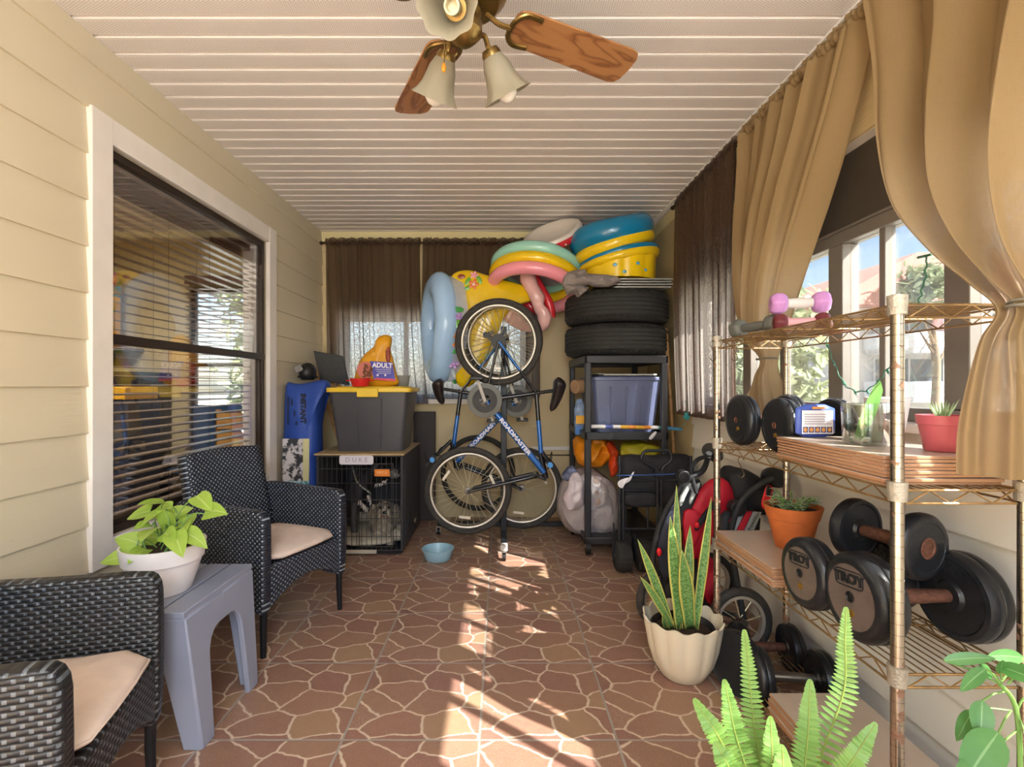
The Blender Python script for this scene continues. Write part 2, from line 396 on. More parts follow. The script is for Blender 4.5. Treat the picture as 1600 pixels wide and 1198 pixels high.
# left window: trim, bronze frame, two panes
w1 = thing('window_1', 'double hung window in white trim', 'window', (XL, 2.7, OZ0)); del w1['label'], w1['category']; struct(w1)
b = MB(); T = .105
for a, c in (((XL-.005, OY0-T, OZ0-T), (XL+.024, OY0, OZ1+T)), ((XL-.005, OY1, OZ0-T), (XL+.024, OY1+T, OZ1+T)), ((XL-.005, OY0, OZ1), (XL+.022, OY1, OZ1+T)), ((XL-.005, OY0, OZ0-T), (XL+.022, OY1, OZ0))): b.box(a, c)
b.build('window_trim', m_white, w1, True, bevel=.003)
b = MB()
for a, c in (((XL-.10, OY0-.004, OZ0), (XL-.03, OY0+.012, OZ1)), ((XL-.15, OY1-.014, OZ0), (XL-.05, OY1+.01, OZ1)), ((XL-.15, OY0, OZ1-.012), (XL-.07, OY1, OZ1+.01)), ((XL-.15, OY0, OZ0-.01), (XL-.07, OY1, OZ0+.012))): b.box(a, c)
b.build('jamb', m_white, w1, True)
b = MB(); f = .035
for a, c in (((XL-.055, OY0, OZ0), (XL-.012, OY0+f, OZ1)), ((XL-.055, OY1-f, OZ0), (XL-.012, OY1, OZ1)), ((XL-.0545, OY0+f, OZ1-f), (XL-.0125, OY1-f, OZ1)), ((XL-.0545, OY0+f, OZ0), (XL-.0125, OY1-f, OZ0+f)), ((XL-.06, OY0+.002, 1.355), (XL-.008, OY1-.002, 1.395))): b.box(a, c)
for y_ in (OY0+f, OY1-f-.02): b.box((XL-.048, y_, OZ0+f), (XL-.02, y_+.02, 1.36))
b.box((XL-.048, OY0+f, OZ0+f), (XL-.02, OY1-f, OZ0+f+.025))
b.build('window_frame', m_bronze, w1, True, bevel=.003)
b = MB(); b.box((XL-.037, OY0+f, OZ0+f), (XL-.033, OY1-f, 1.36)); b.build('window_pane', m_glass, w1, True, smooth=0)
b = MB(); b.box((XL-.031, OY0+f, 1.39), (XL-.027, OY1-f, OZ1-f)); b.build('window_pane', m_glass, w1, True, smooth=0)
# back wall: window opening behind the brown curtains
BX0, BX1, BZ0, BZ1 = -1.42, .22, 1.06, 1.80
b = MB(); PB = lambda u, z, d: (u, YB-d, z)
def sid_b(u0, u1, z0, z1): siding(b, lambda u, z, d: (u1+u0-u, YB-d, z), u0, u1, z0, z1, .94, .18, .008)
sid_b(XL, .30, 0, BZ0); sid_b(XL, BX0, BZ0, ZC); sid_b(BX0, BX1, BZ1, ZC)
b.box((BX1, YB-.006, .55), (XR, YB+.02, ZC)); b.box((.25, YB-.006, 0), (XR, YB+.02, .56))
for u0, u1, z0, z1 in ((XL-.14, BX0, 0, ZC), (BX1, XR+.2, 0, ZC), (BX0, BX1, 0, BZ0), (BX0, BX1, BZ1, ZC)): b.box((u0, YB+.012, z0), (u1, YB+.14, z1))
struct(b.build('wall_back', m_wallB, smooth=0))
b = MB(); b.box((XL, YB-.03, 2.46), (XR, YB, ZC))
for x_ in (-1.49, -1.17, -.62, -.1, .22, .7): b.cyl((x_, YB-.034, 2.495), (x_, YB-.03, 2.495), .006, n=8, mi=1)
struct(b.build('trim_1', [m_fascia, m_bronze], smooth=0))
b = MB(); b.box((-1.46, YB-.05, BZ0-.045), (.25, YB+.1, BZ0)); b.box((.28, YB-.018, .60), (XR, YB, .635)); struct(b.build('trim_2', m_white, bevel=.004))
w3 = thing('window_3', '', '', (-.5, YB+.1, BZ0)); del w3['label'], w3['category']; struct(w3)
b = MB()
for x_ in (BX0, -.88, -.34, BX1-.04): b.box((x_, YB+.06, BZ0), (x_+.04, YB+.1, BZ1))
for z_ in (BZ0, BZ1-.04): b.box((BX0, YB+.06, z_), (BX1, YB+.1, z_+.04))
b.build('window_frame', m_alu, w3, True)
b = MB(); b.box((BX0, YB+.078, BZ0), (BX1, YB+.082, BZ1)); b.build('window_pane', m_glass, w3, True, smooth=0)
# right wall: long window band over white siding
RZ0, RZ1, RZ2 = 1.06, 1.80, 2.10; RY0, RY1 = -.55, 3.50
b = MB(); PR = lambda u, z, d: (XR-d, u, z)
def sid_r(u0, u1, z0, z1): siding(b, lambda u, z, d: (XR-d, u0+u1-u, z), u0, u1, z0, z1, .92, .16, .018)
sid_r(YF, 3.38, 0, RZ0-.03)
for u0, u1, z0, z1 in ((YF, RY0, RZ0, ZC), (RY1, YB+.2, 0, ZC), (RY0, RY1, RZ2, ZC), (YF, RY1, 0, RZ0-.02)): b.box((XR+.013, u0, z0), (XR+.17, u1, z1))
struct(b.build('wall_right', m_wallR, smooth=0))
m_stucco = paint('tan_stucco', '#cfbb8e', .5)
b = MB(); b.box((XR, YF, RZ2+.002), (XR+.014, RY1, ZC)); b.box((XR-.002, 3.40, 0), (XR+.014, YB, ZC)); struct(b.build('trim_3', m_stucco, smooth=0))
b = MB(); b.box((XR-.045, YF, RZ0-.03), (XR+.16, RY1, RZ0)); struct(b.build('trim_4', m_white, bevel=.004))
b = MB(); b.box((XR-.035, YF, ZC-.022), (XR+.0, YB, ZC)); b.box((XR-.05, YF, ZC-.012), (XR, YB, ZC-.001)); struct(b.build('trim_5', m_white, smooth=0))
b = MB(); b.box((XR-.012, YF, 2.44), (XR+.005, YB, ZC-.022)); struct(b.build('trim_6', m_fascia, smooth=0))
posts = [RY0, .18, .88, 1.45, 1.99, 2.72, RY1-.09]
w2 = thing('window_2', '', '', (XR+.1, 1.5, RZ0)); del w2['label'], w2['category']; struct(w2)
b = MB()
for y_ in posts: b.box((XR+.051, y_, RZ0+.046), (XR+.119, y_+.085, RZ1-.051))
b.box((XR+.05, RY0, RZ1-.05), (XR+.12, RY1, RZ1)); b.box((XR+.04, RY0, RZ0), (XR+.12, RY1, RZ0+.045)); b.box((XR+.045, RY0, RZ1), (XR+.06, RY1, RZ1+.012))
for a, c in zip(posts, posts[1:]):
    for f_ in (.54,): y_ = a+.085+(c-a-.085)*f_; b.box((XR+.06, y_, RZ0), (XR+.1, y_+.028, RZ1))
b.build('window_frame', m_alu, w2, True, bevel=.003)
b = MB(); b.box((XR+.06, RY0, RZ1+.012), (XR+.08, RY1, RZ2)); b.build('header_panel', m_dark, w2, True, smooth=0)
for a, c in zip(posts, posts[1:]): b = MB(); b.box((XR+.083, a+.085, RZ0+.04), (XR+.087, c, RZ1-.05)); b.build('window_pane', m_scr, w2, True, smooth=0)
# rear end of the porch: an unseen wall, its wide opening put in to admit sky light
b = MB()
for a, c in (((XL, 0), (XL+.25, ZC)), ((XR-.2, 0), (XR+.17, ZC)), ((XL, 2.3), (XR, ZC)), ((XL, 0), (XR, .15))): b.box((a[0], YF-.1, a[1]), (c[0], YF, c[1]))
struct(b.build('wall_rear', m_wallB, smooth=0))
# room behind the left window
m_in = paint('indoor_yellow_wall', '#d6c69e', .02); IX0, IY0, IY1 = -4.3, .2, 4.75
WX0, WX1, WZ0, WZ1 = -2.98, -2.30, .55, 2.12
b = MB()
for u0, u1, z0, z1 in ((IX0, WX0, 0, ZC), (WX1, XL-.14, 0, ZC), (WX0, WX1, 0, WZ0), (WX0, WX1, WZ1, ZC)): b.box((u0, IY1, z0), (u1, IY1+.12, z1))
b.box((IX0-.1, IY0, 0), (IX0, IY1, ZC)); b.box((IX0, IY0-.1, 0), (XL-.14, IY0, ZC)); struct(b.build('wall_indoor', m_in, smooth=0))
b = MB(); b.box((IX0, IY0, -.1), (XL-.14, IY1, 0)); struct(b.build('floor_indoor', mat('indoor_floor', '#8a6b4c', .5), smooth=0))
b = MB(); b.box((IX0, IY0, ZC), (XL-.14, IY1, ZC+.1)); struct(b.build('ceiling_indoor', mat('indoor_ceiling', '#d8cdbb', .8), smooth=0))
w4 = thing('window_4', '', '', (-2.6, IY1, WZ0)); del w4['label'], w4['category']; struct(w4)
b = MB()
for x_ in (WX0, WX1-.04): b.box((x_, IY1+.03, WZ0), (x_+.04, IY1+.08, WZ1))
for z_ in (WZ0, 1.36, WZ1-.04): b.box((WX0, IY1+.03, z_), (WX1, IY1+.08, z_+.04))
b.build('window_frame', m_bronze, w4, True)
b = MB(); b.box((WX0, IY1+.05, WZ0), (WX1, IY1+.054, WZ1)); b.build('window_pane', m_glass, w4, True, smooth=0)
# ------------------------------------------------------------------ blinds
m_slat = mat('brown_blind_slat', '#8d7a74', .3, 0, .15)
def blind(name, label, x0, x1, y0, y1, z0, z1, along, sp, tilt, wd=.05):
    t = thing(name, label, 'blind', ((x0+x1)/2, (y0+y1)/2, z0)); b = MB(); z = z0+.03
    while z < z1-.09:
        M = TR(((x0+x1)/2, (y0+y1)/2, z), rz=0 if along == 'x' else PI/2) @ Matrix.Rotation(tilt, 4, 'X'); L = (x1-x0 if along == 'x' else y1-y0)/2
        b.box((-L, -wd/2, -.0014), (L, wd/2, .0014), M); z += sp
    b.build('slats', m_slat, t, True, smooth=0)
    b = MB(); xm, ym = (x0+x1)/2, (y0+y1)/2
    if along == 'x': b.box((x0, ym-.035, z1-.085), (x1, ym-.025, z1-.005)); b.box((x0, ym-.02, z1-.05), (x1, ym+.03, z1-.01))
    else: b.box((xm-.03, y0, z1-.05), (xm+.03, y1, z1-.012)); b.box((xm-.04, y0-.01, z1-.09), (xm-.03, y1+.012, z1))
    b.build('head_rail', wood('blind_valance', '#6b4a3c', '#4d3229', '#8a6a58', 8, 12), t, True)
    b = MB(); n = 4
    for i in range(n):
        q = (i+.35)/(n-.3)
        for s in (-1, 1):
            p = V((x0+(x1-x0)*q, ym+s*wd/2, 0)) if along == 'x' else V((xm+s*wd/2, y0+(y1-y0)*q+s*.02, 0))
            b.tube([p+V((0, 0, z0+.02)), p+V((0, 0, z1-.05))], .0012, 5)
    b.build('ladder_cord', mat('blind_cord', '#4a3a30', .8), t, True)
    b = MB(); 
    if along == 'x': b.box((x0, ym-.025, z0), (x1, ym+.025, z0+.02))
    else: b.box((xm-.025, y0, z0), (xm+.025, y1, z0+.02))
    b.build('bottom_rail', m_slat, t, True, bevel=.003)
    return t
blind('window_blind', 'wide brown slatted blind behind the white trimmed left window', XL-.155, XL-.095, OY0+.02, OY1-.03, OZ0+.01, OZ1-.02, 'y', .0415, .10)
blind('window_blind', 'narrow dark blind on the bright far window seen inside the house', WX0, WX1, IY1-.06, IY1-.02, WZ0+.02, WZ1+.1, 'x', .0415, -.12)
# ------------------------------------------------------------------ wicker chairs, side table, potted pothos
def wicker_mat(name='black_wicker', px=.026, py=.0115, c0='#171a22', c1='#2a2f3c', c2='#b4c0d0'):
    t = NT(name); x, y, _ = t.sep(t.coord('UV'))
    rv = t.math('DIVIDE', y, py); row = t.math('FLOOR', rv); fv = t.math('FRACT', rv)
    uu = t.math('ADD', t.math('DIVIDE', x, px), t.math('MULTIPLY', t.math('MODULO', t.math('ABSOLUTE', row), 2.0), .5)); fu = t.math('FRACT', uu)
    hv = t.math('SINE', t.math('MULTIPLY', fv, PI)); hu = t.math('SINE', t.math('MULTIPLY', fu, PI))
    h = t.math('MULTIPLY', t.math('POWER', hv, .5), t.math('ADD', .35, t.math('MULTIPLY', hu, .65)))
    stake = t.math('MULTIPLY', t.math('GREATER_THAN', t.math('ABSOLUTE', t.math('SUBTRACT', fu, .5)), .36), t.math('GREATER_THAN', hv, .55))
    n = t.noise(t.mapping(t.coord('UV'), (6, 200, 1)), 1, 3); n2 = t.noise(t.coord('UV'), 30, 2)
    c = t.mix(n, C(c0), C(c1)); c = t.mix(t.math('MULTIPLY', stake, t.math('MULTIPLY', n2, 1.1)), c, C(c2))
    t.link(c, t.b.inputs['Base Color']); t.b.inputs['Roughness'].default_value = .38
    t.bump(h, .9, .004); return t.m
m_wick = wicker_mat(); m_wickn = wicker_mat('black_wicker_near', .028, .0125, '#131416', '#26282c', '#7a828a')
m_blk = mat('black_metal', '#1b1d22', .4, .3, .1); m_cush = mat('beige_cushion_cloth', '#d8c6ba', .9, 0, .07, 14, .35, 9)
def rslab(w, h, t, r=.03):
    """rounded rectangle outline in (x, z)"""
    o = []
    for cx, cz, a0 in ((w-r, h-r, 0), (r, h-r, 90), (r, r, 180), (w-r, r, 270)):
        for i in range(5): a = math.radians(a0+i*22.5); o.append((cx+r*math.cos(a), cz+r*math.sin(a)))
    return o
def wicker_chair(label, loc, rz, mw):
    t = thing('wicker_chair', label, 'chair', loc, rz, 'wicker porch chairs')
    HW = .25; AH = .635
    for s in (-1, 1):
        # arm: sheet that stands from the seat rail to the arm top, rounded along its top edge
        o = [(-.54, .19), (-.30, .215), (-.02, .185), (.006, .20), (.008, .56), (.0, .615), (-.03, AH), (-.20, AH+.002), (-.44, AH+.012), (-.535, AH+.005), (-.55, .58)]
        b = MB(); b.prism(chaikin(o, 1), -.027, .027, Matrix.Translation((0, s*HW, 0)) @ UPR); b.build('arm', mw, t, bevel=.018, seg=3)
    b = MB(); n = 14
    o = [(-HW+.02, .385), (HW-.02, .385)]+[(HW-.02-(2*HW-.04)*i/n, .205+.075*math.sin(PI*i/n)) for i in range(n+1)]
    b.prism(o, -.018, .018, Matrix.Translation((-.02, 0, 0)) @ Matrix.Rotation(PI/2, 4, 'Z') @ UPR); b.build('apron', mw, t, bevel=.01)
    b = MB(); b.box((-.52, -HW+.02, .335), (-.01, HW-.02, .375)); b.build('seat', mw, t, bevel=.01)
    b = MB()
    def f(u, v): return V((-.455-.115*v-.02*math.sin(PI*u)*v, (u-.5)*.47*(1-.06*v), .34+.50*v+.012*math.sin(PI*u)*v))
    k = []
    b.grid(f, 10, 12, uv=lambda u, v: (u*.47, v*.5)); b.build('backrest', mw, t, solid=.05, bevel=.015)
    for x in (-.02, -.50):
        for s in (-1, 1):
            b = MB(); b.tube([(x, s*(HW-.005), .30), (x-.003, s*(HW-.003), .12), (x+(0 if x > -.1 else -.03), s*HW, 0)], [.016, .015, .012], 10); b.build('leg', m_blk, t)
    return t
def chair_cushion(label, loc, rz, seed):
    t = thing('seat_cushion', label, 'cushion', loc, rz, 'beige chair cushions')
    rr = random.Random(seed); w = .217
    o = [(-.46, -w), (-.23, -w-.002), (.0, -w), (.012, 0), (.0, w), (-.23, w+.002), (-.46, w), (-.465, 0)]
    def wr(p, q): return p+V((0, 0, (NZ.noise(V((p.x*9+seed, p.y*4, 0)))*.020+abs(NZ.noise(V((p.x*26, p.y*7+seed, 3))))*.012)*(1-q**4) if p.z > 0 else 0))
    b = MB(); b.pillow([(x, y) for x, y in o], .075, Matrix.Translation((0, 0, .414)), rings=(1, .99, .96, .9, .82, .72, .6, .48, .36, .24, .12), smooth=1, pw=.42, fn=wr, back=.9)
    b.build('cover', m_cush, t, smooth=60)
    b = MB(); P_ = chaikin(o, 1); b.tube([(x*1.0, y, .414) for x, y in P_], .004, 6, True); b.build('piping', m_cush, t)
    return t
cN, rN = (-.935, 1.225, 0), math.radians(16.6)
cF, rF = (-.919, 2.376, 0), math.radians(-21.2)
wicker_chair('black wicker armchair nearest the camera, cropped by the left edge', cN, rN, m_wickn)
chair_cushion('beige cushion on the nearest wicker chair, cropped by the left edge', cN, rN, 3)
wicker_chair('black wicker armchair between the grey side table and the dog crate', cF, rF, m_wick)
chair_cushion('beige cushion on the wicker chair beside the dog crate', cF, rF, 8)
# grey moulded side table
m_grey = mat('grey_plastic', '#8f96ab', .42, 0, .04)
t = thing('side_table', 'grey plastic side table with slatted top between the two wicker chairs', 'table', (-1.225, 1.79, 0))
X0, X1, Y0, Y1, H = -.225, .225, -.22, .215, .46
b = MB(); n = 5; w_ = (X1-X0)/n
for i in range(n): b.box((X0+i*w_+.004, Y0, H-.02), (X0+(i+1)*w_-.004, Y1, H))
b.box((X0+.004, Y0+.004, H-.04), (X1-.004, Y1-.004, H-.018)); b.build('table_top', m_grey, t, bevel=.003)
def arch(L, hw, fl):
    """side panel with an arched cut-out; returns the left half as a leg outline"""
    o = [(-L, H-.022), (-L+.004-fl, 0), (-L+hw-fl*1.0, 0)]
    x1 = -L+hw+.028; zt = H-.115
    o += [(x1, zt-.10)]+[(x1+.07*(1-math.cos(a)), zt-.10+.10*math.sin(a)) for a in (.4, .8, 1.2, PI/2)]+[(0, zt), (0, H-.022)]
    return o
for sx in (-1, 1):
    for sy in (-1, 1):
        b = MB()
        M = Matrix.Translation((sx*(X1-.012), (Y0+Y1)/2, 0)) @ Matrix.Rotation(PI/2, 4, 'Z') @ UPR
        fl = lambda p: p
        o = arch(.216, .07, .0); o = [(-sy*x*1.0, z) for x, z in o]
        st = len(b.v); b.prism(o, -.011, .011, M)
        for i in range(st, len(b.v)):
            k = (1-min(1, b.v[i].z/H)); b.v[i].x += sx*.04*k; b.v[i].y += sy*-.03*k
        o2 = [(-sx*-x, z) for x, z in arch(.22, .065, 0)]; o2 = [(sx*abs(x), z) for x, z in arch(.224, .065, 0)]
        st = len(b.v); b.prism(o2, -.011, .011, Matrix.Translation((0, sy*.205+(Y0+Y1)/2, 0)) @ UPR)
        for i in range(st, len(b.v)):
            k = (1-min(1, b.v[i].z/H)); b.v[i].x += sx*.04*k; b.v[i].y += sy*-.03*k
        b.build('leg', m_grey, t, bevel=.005)
# white pot with lime pothos
def pot(t, prof, m, name='pot', fn=None, n=40, bevel=0): b = MB(); b.lathe(prof, n, fn=fn); return b.build(name, m, t, smooth=35)
m_soil = mat('potting_soil', '#3a2a1e', .95, 0, .4, 60, .8, 90); m_potw = mat('white_plastic_pot', '#e6e2e4', .4, 0, .03)
def leafmat(name, c1, c2, c3=None, tr=.35, edge=None):
    t = NT(name); x, y, _ = t.sep(t.coord('UV')); ax = t.math('ABSOLUTE', x); n = t.noise(t.coord(), 18, 3)
    c = t.mix(n, C(c1), C(c2)); c = t.mix(t.math('MULTIPLY', t.math('LESS_THAN', ax, .06), .6), c, C(c3 or c2))
    if edge: c = t.mix(t.math('GREATER_THAN', ax, .62), c, C(edge))
    t.link(c, t.b.inputs['Base Color']); t.b.inputs['Roughness'].default_value = .4
    tl = t.new('BsdfTranslucent'); t.link(c, tl.inputs[0]); mx = t.new('MixShader'); mx.inputs[0].default_value = tr
    t.link(t.b.outputs[0], mx.inputs[1]); t.link(tl.outputs[0], mx.inputs[2]); t.link(mx.outputs[0], t.out.inputs[0]); return t.m
m_pothos = leafmat('lime_leaf', '#8fb83c', '#bcd66a', '#d6e69a'); m_stem = mat('green_stem', '#6b8f4a', .5)
t = thing('potted_pothos', 'white pot of lime green pothos standing on the grey side table', 'plant', (-1.185, 1.745, .4601))
pot(t, [(.0, .002), (.082, .0), (.087, .006), (.116, .10), (.119, .108), (.124, .112), (.130, .160), (.131, .168), (.124, .168), (.120, .150), (.112, .14), (.0, .14)], m_potw)
b = MB(); b.lathe([(.0, .150), (.05, .152), (.115, .143), (.118, .135)], 24); b.build('soil', m_soil, t)
b = MB(); s_ = MB(); rr = random.Random(5); heart = lambda q: max(.02, math.sin(PI*min(1, .16+q*.84)**.72)**.8)
tips = []
for px, py, Y in ((226, 818, 1.70), (247, 800, 1.72), (245, 785, 1.76), (262, 808, 1.72), (263, 835, 1.66), (218, 862, 1.66), (195, 868, 1.68), (285, 822, 1.70), (292, 812, 1.78), (330, 797, 1.72), (314, 780, 1.74), (235, 828, 1.66), (275, 840, 1.64), (300, 835, 1.68), (222, 800, 1.78), (255, 795, 1.80), (278, 800, 1.80), (240, 838, 1.78), (290, 830, 1.80), (210, 845, 1.72)):
    p = W(px, py, Y)-V(t.location); base = V((rr.uniform(-.06, .06), rr.uniform(-.06, .06), .15)); mid = (base+p)/2+V((0, 0, .05))
    d = V((p.x-base.x, p.y-base.y, rr.uniform(-.04, .03))).normalized()+V((rr.uniform(-.4, .4), rr.uniform(-.6, .2), rr.uniform(-.2, .35)))
    s_.tube(spline([base, mid, p-d.normalized()*.03], 4), .0022, 6)
    L = rr.uniform(.075, .105); b.leaf(p-d.normalized()*.03, d, V((rr.uniform(-.4, .4), -.8, .9)), L, L*.72, rr.uniform(.1, .45), .2, 8, heart)
b.build('foliage', m_pothos, t, smooth=180); s_.build('stems', m_stem, t)
# ------------------------------------------------------------------ ceiling fan
m_brass = mat('antique_brass', '#8a7142', .33, .9, .25, 20); m_oak = wood('oak_fan_blade', '#a9774a', '#6e4426', '#8a5a36', 9, 9, .4)
def frost():
    t = NT('frosted_shade'); t.b.inputs['Base Color'].default_value = C('#b3ac98'); t.b.inputs['Roughness'].default_value = .45
    tl = t.new('BsdfTranslucent'); tl.inputs[0].default_value = C('#b8b09a'); mx = t.new('MixShader'); mx.inputs[0].default_value = .45
    t.link(t.b.outputs[0], mx.inputs[1]); t.link(tl.outputs[0], mx.inputs[2]); t.link(mx.outputs[0], t.out.inputs[0]); return t.m
m_frost = frost(); m_bulb = mat('bulb_glass', '#f2efe8', .25, 0, 0); m_blkp = mat('black_plastic', '#161719', .45)
fx, fy, fz = -.105, 1.452, 2.285
t = thing('ceiling_fan', 'brass ceiling fan with oak blades and three tulip lamps', 'fan', (fx, fy, fz))
b = MB(); b.lathe([(.0, .265), (.07, .265), (.065, .235), (.015, .22), (.015, .15), (.05, .145), (.105, .12), (.125, .09), (.125, .04), (.10, .012), (.05, .005), (.0, .005)], 32); b.build('motor_housing', m_brass, t)
b = MB(); b.lathe([(.0, .005), (.045, .005), (.05, -.015), (.04, -.03), (.052, -.045), (.052, -.075), (.035, -.095), (.018, -.11), (.0, -.112)], 28); b.build('light_kit', m_brass, t)
for k in range(4):
    a = math.radians(27+88*k) if k < 2 else math.radians(27+90*k)
    Mb = Matrix.Rotation(a, 4, 'Z') @ Matrix.Rotation(math.radians(-11), 4, 'X')
    b = MB()
    b.tube(spline([(.07, 0, .01), (.11, 0, -.012), (.15, 0, -.012)], 5), .008, 8)
    b.tube(spline([(.235, .052, -.006), (.185, .054, -.008), (.158, .03, -.01), (.152, 0, -.011), (.158, -.03, -.01), (.185, -.054, -.008), (.235, -.052, -.006)], 6), .009, 8, flat=.7)
    b.v = [Mb @ v for v in b.v]; b.build('blade_bracket', m_brass, t)
    o = [(.155, -.035), (.165, -.055), (.19, -.063), (.40, -.068), (.58, -.073), (.605, -.066), (.618, -.045), (.622, 0), (.618, .045), (.605, .066), (.58, .073), (.40, .068), (.19, .063), (.165, .055), (.155, .035)]
    b = MB(); b.prism(o, -.003, .004, Mb); b.build('blade', m_oak, t, bevel=.002)
for k, (hz, tilt, L_) in enumerate(((math.radians(262), 1.02, .0), (math.radians(128), .62, .0), (math.radians(42), .62, .0))):
    hd = V((math.cos(hz), math.sin(hz), 0)); p0 = hd*.045+V((0, 0, -.06)); d = (hd*math.sin(tilt)-V((0, 0, 1))*math.cos(tilt)); p1 = p0+hd*.045+V((0, 0, -.012))
    b = MB(); b.tube(spline([p0, p0+hd*.03+V((0, 0, .012)), p1, p1+d*.02], 5), .008, 8); b.lathe([(.0, -.005), (.024, -.004), (.03, .008), (.03, .022), (.0, .024)], 20, AX(p1+d*.012, d)); b.build('lamp_arm', m_brass, t)
    pr = [(.026, .0), (.033, .012), (.042, .035), (.047, .06), (.053, .085), (.064, .107), (.076, .122)]
    b = MB(); b.lathe(pr+[(r-.003, z-.001) for r, z in pr[::-1]], 48, AX(p1+d*.022, d), fn=lambda th, r, z: r*(1+.045*max(0, (z-.06)/.06)*math.cos(8*th)))
    sh = b.build('lamp_shade', m_frost, t, smooth=60)
    if k == 0:
        b = MB(); b.lathe([(.0, .022), (.019, .022), (.021, .03), (.021, .062), (.016, .063), (.014, .04), (.0, .04)], 20, AX(p1+d*.022, d)); b.build('socket', mat('ivory_socket', '#d8cfae', .5), sh)
    else:
        b = MB(); b.lathe([(.0, .02), (.014, .025), (.016, .05), (.03, .085), (.034, .105), (.03, .125), (.016, .139), (.0, .142)], 24, AX(p1+d*.022, d)); b.build('bulb', m_bulb, sh)
b = MB(); b.tube([(-.055, -.02, -.08), (-.058, -.025, -.19)], .0018, 6); b.build('pull_chain', m_brass, t)
b = MB(); b.lathe([(.0, -.205), (.005, -.202), (.007, -.19), (.003, -.178), (.0, -.178)], 12, Matrix.Translation((-.058, -.025, 0))); b.build('chain_pull', mat('orange_pull', '#d9912f', .4), t)
# ------------------------------------------------------------------ things inside the house, seen through the blind
def box_thing(name, label, cat, a, c, cols, bevel=.004):
    t = thing(name, label, cat, ((a[0]+c[0])/2, (a[1]+c[1])/2, a[2])); return t
t = thing('game_box', 'yellow sided game box high on the indoor wall behind the blind', 'box', (-3.58, 4.55, 1.55))
b = MB(); b.box((-.16, -.05, 0), (.02, .05, .42)); b.build('front', mat('box_print_dark', '#56303a', .5, 0, .5, 30), t, bevel=.004)
b = MB(); b.box((.022, -.05, 0), (.06, .05, .44)); b.build('side', mat('box_yellow', '#d9a326', .5), t, bevel=.004)
b = MB(); b.box((-.14, -.055, .05), (.0, -.05, .12)); b.box((-.14, -.055, .28), (0, -.05, .36), mi=1); b.build('print', [mat('print_cream', '#d8cfc0', .5), mat('print_red', '#b5433a', .5)], t)
t = thing('toy_box', 'blue and pink toy box above the yellow game box inside the house', 'box', (-3.58, 4.60, 1.975))
b = MB(); b.box((-.15, -.04, 0), (.04, .04, .13)); b.build('body', mat('box_blue', '#3c7fb0', .5, 0, .3, 20), t, bevel=.004)
b = MB(); b.box((-.12, -.01, .13), (.04, .01, .25)); b.build('header_card', mat('box_pink', '#c9786a', .5, 0, .3, 18), t)
b = MB(); b.cyl((-.04, -.045, .07), (-.04, -.04, .07), .035, n=20); b.build('badge', mat('print_cream', '#d8cfc0', .5), t)
t = thing('wall_shelf', 'dark wall shelf under the game box inside the house', 'shelf', (-3.55, 4.62, 1.50))
b = MB(); b.box((-.35, -.12, 0), (.14, .125, .03)); b.box((-.2, .05, -.14), (-.16, .125, 0)); b.build('board', m_slat, t)
t = thing('dark_cabinet', 'dark cabinet with glossy doors against the indoor wall', 'cabinet', (-3.5, 4.5, 0))
b = MB(); b.box((-.55, -.2, 0), (.36, .24, 1.30)); b.build('body', mat('navy_cabinet', '#20222c', .25), t, bevel=.006)
for x in (-.5, -.07): b = MB(); b.box((x, -.215, .06), (x+.4, -.2, 1.22)); d_ = b.build('door', mat('navy_cabinet', '#20222c'), t, bevel=.004); b = MB(); b.box((x+.36, -.235, .6), (x+.375, -.215, .75)); b.build('handle', m_alu, d_)
t = thing('yellow_crate', 'yellow storage box in front of the dark cabinet inside the house', 'box', (-2.95, 3.95, .0))
b = MB(); b.box((-.35, -.18, 0), (.12, .18, 1.06)); b.build('body', mat('box_navy', '#27304a', .5), t, bevel=.006)
b = MB(); b.box((-.33, -.184, 1.07), (.10, .18, 1.17)); b.build('lid', mat('box_yellow', '#d9a326'), t, bevel=.006)
t = thing('indoor_chair', 'blue chair under the bright window inside the house', 'chair', (-2.62, 4.42, 0))
b = MB(); b.box((-.22, -.2, .42), (.22, .2, .47)); b.build('seat', mat('chair_blue', '#2c4870', .6), t, bevel=.01)
b = MB(); b.box((-.22, .16, .5), (.22, .2, 1.0)); b.build('backrest', mat('chair_blue', '#2c4870'), t, bevel=.01)
for x in (-.2, .2):
    for y in (-.18, .18): b = MB(); b.cyl((x, y, 0), (x, y, .42), .018); b.build('leg', m_blk, t)
t = thing('wooden_crate', 'light wooden crate under the bright window inside the house', 'crate', (-2.2, 4.3, 0))
b = MB()
for i in range(6): b.box((-.16, -.2, .02+i*.16), (.2, -.185, .15+i*.16)); b.box((-.16, -.2, .02+i*.16), (-.145, .2, .15+i*.16))
for x in (-.16, .17): b.box((x, -.185, 0), (x+.03, -.155, .98))
b.build('slats', wood('pale_wood', '#b98d55', '#8b6236', '#a67a48', 6, 10), t); b = MB(); b.box((-.15, -.18, 0), (.19, .2, .02)); b.build('base', MATS['pale_wood'], t)
